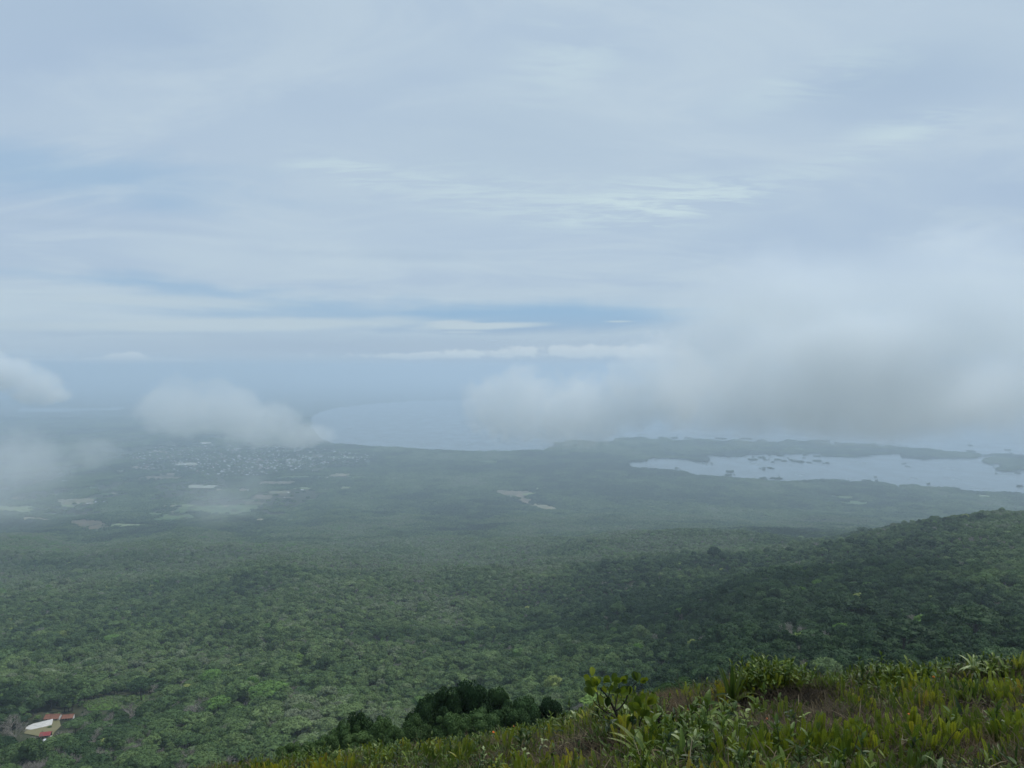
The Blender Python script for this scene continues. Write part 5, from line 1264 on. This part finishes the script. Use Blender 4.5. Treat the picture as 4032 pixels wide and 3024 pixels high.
rosette(1582, 2905, 10, .42, .035, .25, (.6, 1.4), (.5, 1.9), 'dry-skirted rosette with one curling leaf on the left part of the slope', dead=10, lift=.05)
rosette(1445, 2945, 8, .26, .050, .62, (.6, 1.4), (.1, .7), 'light green rosette on the lower left slope', lift=.02)
rosette(1340, 2968, 8, .26, .050, .6, (.7, 1.4), (.1, .6), 'leafy rosette near the lower left slope edge', lift=.02)
rosette(2655, 2748, 16, .40, .035, .3, (.3, 1.4), (.4, 1.7), 'spiky rosette with drooping leaves behind the dry grass patch', dead=5, lift=.12)
rosette(2530, 3030, 9, .62, .085, .35, (.35, 1.15), (.5, 1.7), 'large strap-leaved plant spreading at the bottom edge below the shrub', 'rosette', 'plant', 'strap_leaved_plant', lift=.18, spread=(1.6, 5.2), dead=5)
rosette(2690, 3035, 9, .42, .08, .4, (.5, 1.3), (.4, 1.6), 'broad glossy-leaved plant at the bottom edge right of the strap-leaved one', 'broad', 'plant', 'strap_leaved_plant', lift=.1, dead=2)
rosette(2883, 2800, 9, .92, .085, .12, (1.15, 1.5), (.0, .35), 'tall dark plant with upright strap leaves left of the fern-topped mound', 'rosette', 'plant', 'strap_leaved_plant', lift=.05, dead=9)
rosette(2905, 2790, 6, .6, .085, .25, (.7, 1.2), (1.0, 2.4), 'arching strap leaves at the foot of the tall dark plant', 'rosette', 'plant', 'strap_leaved_plant', lift=.12, dead=6)
rosette(2800, 2745, 10, .5, .04, .5, (.2, 1.2), (.5, 1.8), 'pale drooping tuft left of the tall dark plant', 'broad', 'plant', 'strap_leaved_plant', lift=.1, dead=5)
rosette(3452, 2740, 10, .42, .045, .5, (.4, 1.3), (.6, 2.2), 'plant with curling pale leaves on the ridge behind the dark earth lump', 'broad', 'plant', 'drooping_plant', lift=.12, dead=7)
rosette(3838, 2680, 11, .5, .085, .95, (.5, 1.2), (1.0, 2.4), 'plant with whitish drooping broad leaves on the right skyline', 'broad', 'plant', 'drooping_plant', lift=.22, dead=2)
rosette(3900, 2675, 7, .45, .07, .9, (.6, 1.3), (.9, 2.0), 'smaller pale-leaved plant right of the whitish drooping one', 'broad', 'plant', 'drooping_plant', lift=.18, dead=1)
rosette(4010, 2660, 6, .5, .06, .7, (.9, 1.4), (.2, .9), 'light green pointed leaves at the right picture edge on the skyline', 'rosette', 'plant', 'strap_leaved_plant', lift=.1, dead=0)
rosette(3640, 2985, 7, .34, .06, .35, (.6, 1.3), (.2, 1.0), 'green star-shaped plant below the reddish dry grass', 'rosette', 'plant', 'strap_leaved_plant', lift=.03, dead=1)
rosette(3790, 2880, 5, .45, .075, .05, (.8, 1.4), (.1, .8), 'dark broad-bladed plant in the hollow right of the reddish dry grass', 'broad', 'plant', 'strap_leaved_plant', lift=.03, dead=1)
rosette(2110, 2868, 8, .34, .07, .6, (.5, 1.3), (.4, 1.6), 'pale glossy plant at the foot of the right end of the thicket', 'broad', 'plant', 'drooping_plant', lift=.08, dead=2)
rosette(1960, 2905, 8, .3, .065, .6, (.5, 1.3), (.4, 1.6), 'shiny-leaved plant below the middle of the thicket', 'broad', 'plant', 'drooping_plant', lift=.08, dead=1)
rosette(3160, 2690, 7, .42, .085, .3, (.8, 1.4), (.2, .9), 'broad-leaved plant on the right shoulder of the fern-topped mound', 'broad', 'plant', 'drooping_plant', lift=.3, dead=3)
rosette(3250, 2700, 8, .42, .085, .25, (.8, 1.4), (.2, .9), 'dark broad-leaved plant right of the fern-topped mound', 'broad', 'plant', 'drooping_plant', lift=.15, dead=2)
rosette(3330, 2712, 8, .4, .075, .3, (.7, 1.4), (.2, 1.2), 'broad-leaved plant with one dry brown leaf on the ridge right of the mound', 'broad', 'plant', 'drooping_plant', lift=.12, dead=3)

# thatch of dead fibres hanging down the mound, and its dense green top
def thatch(px, py, w, Y0, n, L, lab):
    rng = np.random.default_rng(int(px)); m = MB()
    for i in range(n):
        u0, v0 = ray(px + rng.uniform(-w, w), py); xx = u0 * Y0; yy = Y0 + rng.uniform(-.75, .35); z0 = Hs(xx, yy)
        strip(m, blade_pts(L * rng.uniform(.5, 1.2), rng.uniform(3.6, 5.8), rng.uniform(-.2, 1.2), rng.uniform(.8, 2.6), 6, (xx, yy, z0 + .02)), [.004, .0045, .004, .0035, .0025, .0008], fold=.2)
    return tag(link('dead_thatch', m.mesh('dead_thatch', M['dead'])), kind='stuff', tint=.14)
thatch(3110, 2780, 190, 16.0, 2600, .42, ''); thatch(3480, 2760, 110, 18.8, 800, .35, ''); thatch(3870, 2830, 240, 13.9, 2200, .38, ''); thatch(2270, 2960, 150, 11.6, 1500, .34, ''); thatch(3330, 2890, 170, 12.7, 1600, .36, ''); thatch(2890, 2820, 90, 16.6, 700, .45, ''); thatch(3900, 2710, 160, 18.8, 1200, .4, '')
mp = []
rng_ = np.random.default_rng(77)
for i in range(420):
    a = rng_.normal(3030, 62); a = min(max(a, 2925), 3190); Yq = 16.0 + rng_.uniform(-.55, .6); u0, v0 = ray(a, 2700); mp.append((u0 * Yq, Yq, Hs(u0 * Yq, Yq) - .02 + rng_.uniform(.0, .1)))
mp = np.array(mp); q_ = len(mp)
stuff_instances('mound_ferns', G_[:7], mp, np.stack([rng_.normal(0, .25, q_), rng_.normal(0, .25, q_), rng_.uniform(0, 6.28, q_)], 1), np.stack([rng_.uniform(.6, 1.0, q_)] * 3, 1), rng_.choice([0, 1, 2, 3, 4, 5], q_), rng_.uniform(.2, .75, q_))

# thick-leaved shrub ------------------------------------------------------------------
CY = 12.4
def zp(zx, zy, dy=0.0):
    p = at(2200 + zx * .27125, 2600 + zy * .27125, CY); return Vector((p.x, p.y + dy, p.z))
base = zp(885, 905); gz = Hs(base.x, CY)
sh = rootp('thick_leaved_shrub', (base.x, CY, gz)); tag(sh, 'dark-branched shrub with thick rounded yellow-green leaves rising above the ferns', 'shrub')
org = Vector((base.x, CY, gz)); L0 = lambda v: tuple(v - org)
def branch(pts, r0, r1, par=None):
    m = MB(); q = [zp(*p) for p in pts]; k = len(q)
    m.tube([L0(v) for v in q], [r0 + (r1 - r0) * i / (k - 1) for i in range(k)], 6); return link('branch', m.mesh('branch', M['stalk']), sh)
m = MB(); m.tube([(0, 0, -.1), L0(zp(885, 905)), L0(zp(850, 810)), L0(zp(820, 740)), L0(zp(775, 650, .02)), L0(zp(740, 590)), L0(zp(690, 510, .02)), L0(zp(640, 450)), L0(zp(600, 400))], [.028, .026, .023, .021, .019, .017, .013, .010, .007], 7); link('trunk', m.mesh('trunk', M['stalk']), sh)
branch([(860, 850, -.02), (780, 790, -.05), (700, 740, -.06), (630, 690, -.07), (570, 640, -.08), (520, 590, -.08), (490, 540, -.08)], .015, .006)
branch([(720, 560, 0), (745, 470, .05), (770, 370, .06)], .010, .005)
branch([(840, 725, 0), (900, 705, .05), (960, 650, .08), (1000, 590, .1), (1020, 510, .12), (1070, 440, .12), (1150, 370, .14)], .015, .006)
branch([(590, 640, -.07), (565, 560, -.05), (560, 480, -.03), (545, 420, -.02)], .010, .006)
branch([(730, 575, 0), (640, 540, .04), (600, 510, .05)], .008, .004)
branch([(820, 690, 0), (860, 580, .1), (890, 440, .12), (895, 320, .12)], .009, .004)
branch([(610, 520, .04), (625, 440, .04), (620, 400, .04)], .006, .004)
m = MB(); b2 = zp(1130, 1040); m.tube([L0(zp(1130, 1100)), L0(b2), L0(zp(1165, 950)), L0(zp(1190, 870)), L0(zp(1235, 780)), L0(zp(1250, 700))], [.016, .014, .012, .011, .008, .005], 6); link('trunk', m.mesh('trunk', M['stalk']), sh)
cl_ = [((545, 420), 5, (480, 300), 1.0), ((500, 550), 4, (450, 470), .95), ((620, 400), 4, (630, 320), .95), ((770, 370), 5, (790, 300), .95), ((895, 330), 4, (960, 250), .9), ((1150, 370), 5, (1170, 280), 1.05), ((850, 500), 5, (870, 460), 1.0), ((710, 520), 2, (700, 480), 1.0),
       ((1020, 520), 4, (1010, 430), .95), ((850, 400), 2, (850, 370), .9), ((1240, 760), 6, (1150, 650), 1.25), ((1260, 700), 4, (1290, 600), 1.2), ((1190, 860), 4, (1190, 780), 1.15), ((1120, 620), 2, (1150, 570), 1.1), ((690, 720), 3, (680, 660), 1.2), ((560, 430), 3, (520, 380), 1.0), ((480, 300), 2, (470, 250), .95), ((1000, 980), 2, (1010, 1010), .9), ((900, 980), 4, (860, 900), 1.2), ((960, 1000), 4, (980, 930), 1.2)]
rl = random.Random(3)
for (bx, by), n, (cx, cy), s in cl_:
    b = zp(bx, by, rl.uniform(-.05, .08))
    for i in range(n):
        tx, ty = cx + rl.uniform(-75, 75), cy + rl.uniform(-60, 45); t_ = zp(tx, ty, rl.uniform(-.1, .1)); d = (t_ - b); d = d.normalized() if d.length > 1e-4 else Vector((0, 0, 1)); d.z = max(d.z, .15); d.normalize()
        nrm = Vector((rl.uniform(-.6, .6), -1, rl.uniform(-.3, .6))); ay = d.cross(nrm).normalized() * -1; az_ = d.cross(ay).normalized()
        mt = Matrix((d, ay, az_)).transposed().to_4x4(); st = b + (t_ - b) * .45
        l = bpy.data.objects.new('leaf', OB); COL.objects.link(l); l.parent = sh; mt.translation = st - org; l.matrix_local = mt @ Matrix.Scale(s * rl.uniform(.8, 1.05), 4)
        l['tint'] = min(1, max(.05, rl.gauss(.52, .24)))

# black flower stalks, pale dead sticks, orange flowers -----------------------------------
def stalk(px, py0, px1, py1, Y0, lab, r=.007, mat='stalk', name='dead_stalk', cat='stalk', bud=True):
    a, b = at(px, py0, Y0), at(px1, py1, Y0); m = MB(); n = 9; rr_ = random.Random(int(px))
    pts = [a.lerp(b, i / (n - 1)) + Vector((math.sin(i * .9) * .006, 0, 0)) for i in range(n)]; m.tube([tuple(p - a) for p in pts], [r * (1 - .6 * i / n) for i in range(n)], 5)
    o = rootp(name, a); link('stem', m.mesh('stem', M[mat]), o)
    if bud:
        m = MB()
        for i in range(9):
            p = a.lerp(b, .55 + .45 * i / 9) - a; q = rr_.uniform(0, 6.28); m.add(ICO1[0] * r * 1.5 + np.array(p) + np.array([math.cos(q), math.sin(q), 0]) * r * 1.3, ICO1[1])
        link('seed_pods', m.mesh('seed_pods', M[mat]), o)
    return tag(o, lab, cat)
stalk(2868, 2735, 2838, 2628, 17.0, 'left of the two tall black flower stalks against the forest')
stalk(2888, 2730, 2871, 2606, 17.0, 'right and taller of the two black flower stalks against the forest')
stalk(2588, 2930, 2599, 2800, 12.0, 'thick black dead stalk standing right of the thick-leaved shrub', .013)
stalk(3782, 2760, 3775, 2665, 18.5, 'black stalk on the ridge left of the whitish drooping leaves', .009)
stalk(3795, 2768, 3785, 2690, 18.3, 'shorter black stalk beside the one left of the whitish leaves', .009)
stalk(2780, 3010, 2787, 2880, 10.6, 'thin dark stalk among the glossy herbs near the bottom, left one', .006)
stalk(2835, 3015, 2842, 2900, 10.6, 'thin dark stalk among the glossy herbs near the bottom, right one', .006)
stalk(2720, 2960, 2710, 2830, 11.5, 'slim dark stalk right of the thick-leaved shrub', .005)
stalk(2560, 2800, 2580, 2809, 14.0, 'short white stick lying in the dry grass behind the shrub', .008, 'concrete', 'pale_stick', 'stick', False)
stalk(2940, 2803, 3075, 2795, 15.0, 'long pale horizontal stick at the foot of the mound', .012, 'twig', 'pale_stick', 'stick', False)
stalk(3330, 2960, 3350, 2860, 12.4, 'pale curved twig in the grey twig tangle', .007, 'twig', 'pale_stick', 'stick', False)
stalk(3700, 2825, 3708, 2778, 15.0, 'pale upright twig above the dark twig hollow', .008, 'twig', 'pale_stick', 'stick', False)
stalk(3545, 2730, 3590, 2756, 18.0, 'dark fallen branch on the ridge right of the earth lump', .018, 'stalk', 'fallen_branch', 'branch', False)
pet = MB(); strip(pet, [(0, 0, 0), (.012, 0, .006), (.024, 0, .004)], [.004, .009, .003], fold=.3); pet = pet.mesh('petal', M['flower'])
fst = MB(); fst.tube([(0, 0, 0), (.01, 0, .18), (0, .01, .36)], [.003, .0025, .002], 4); fst = fst.mesh('stem', M['stalk'])
for (px, py, s, lab) in ((2708, 2852, 1.3, 'orange flower in the ferns right of the thick-leaved shrub'), (2893, 2834, 1.4, 'orange-red flower under the tall strap-leaved plant'), (3580, 2884, 1.6, 'bright orange flower on the reddish dry grass patch'), (3676, 2720, 1.3, 'orange flower on the skyline ferns at the right'),
                         (1943, 2930, 1.2, 'orange flower below the middle of the thicket'), (1560, 2944, 1.1, 'orange flower on the left part of the slope'), (2021, 2896, 1.0, 'small orange flower below the right half of the thicket'), (3020, 2872, 1.1, 'pale orange flower left of the yellow ferns at centre right'),
                         (2955, 2905, 1.1, 'reddish flower in the dry grass below the mound'), (1617, 2900, 1.0, 'tiny orange flower near the curling-leaf rosette')):
    p = gp(px, py + 20); o = rootp('orange_flower', p, 0, s * .62 * (p.y / 12)); link('stem', fst, o)
    for i in range(7): link('petal', pet, o, (0, .01, .355), (0, -cr.uniform(-.2, .9), i * .9), 1.25)
    tag(o, lab, 'flower', 'orange flowers on the ridge')
flush()
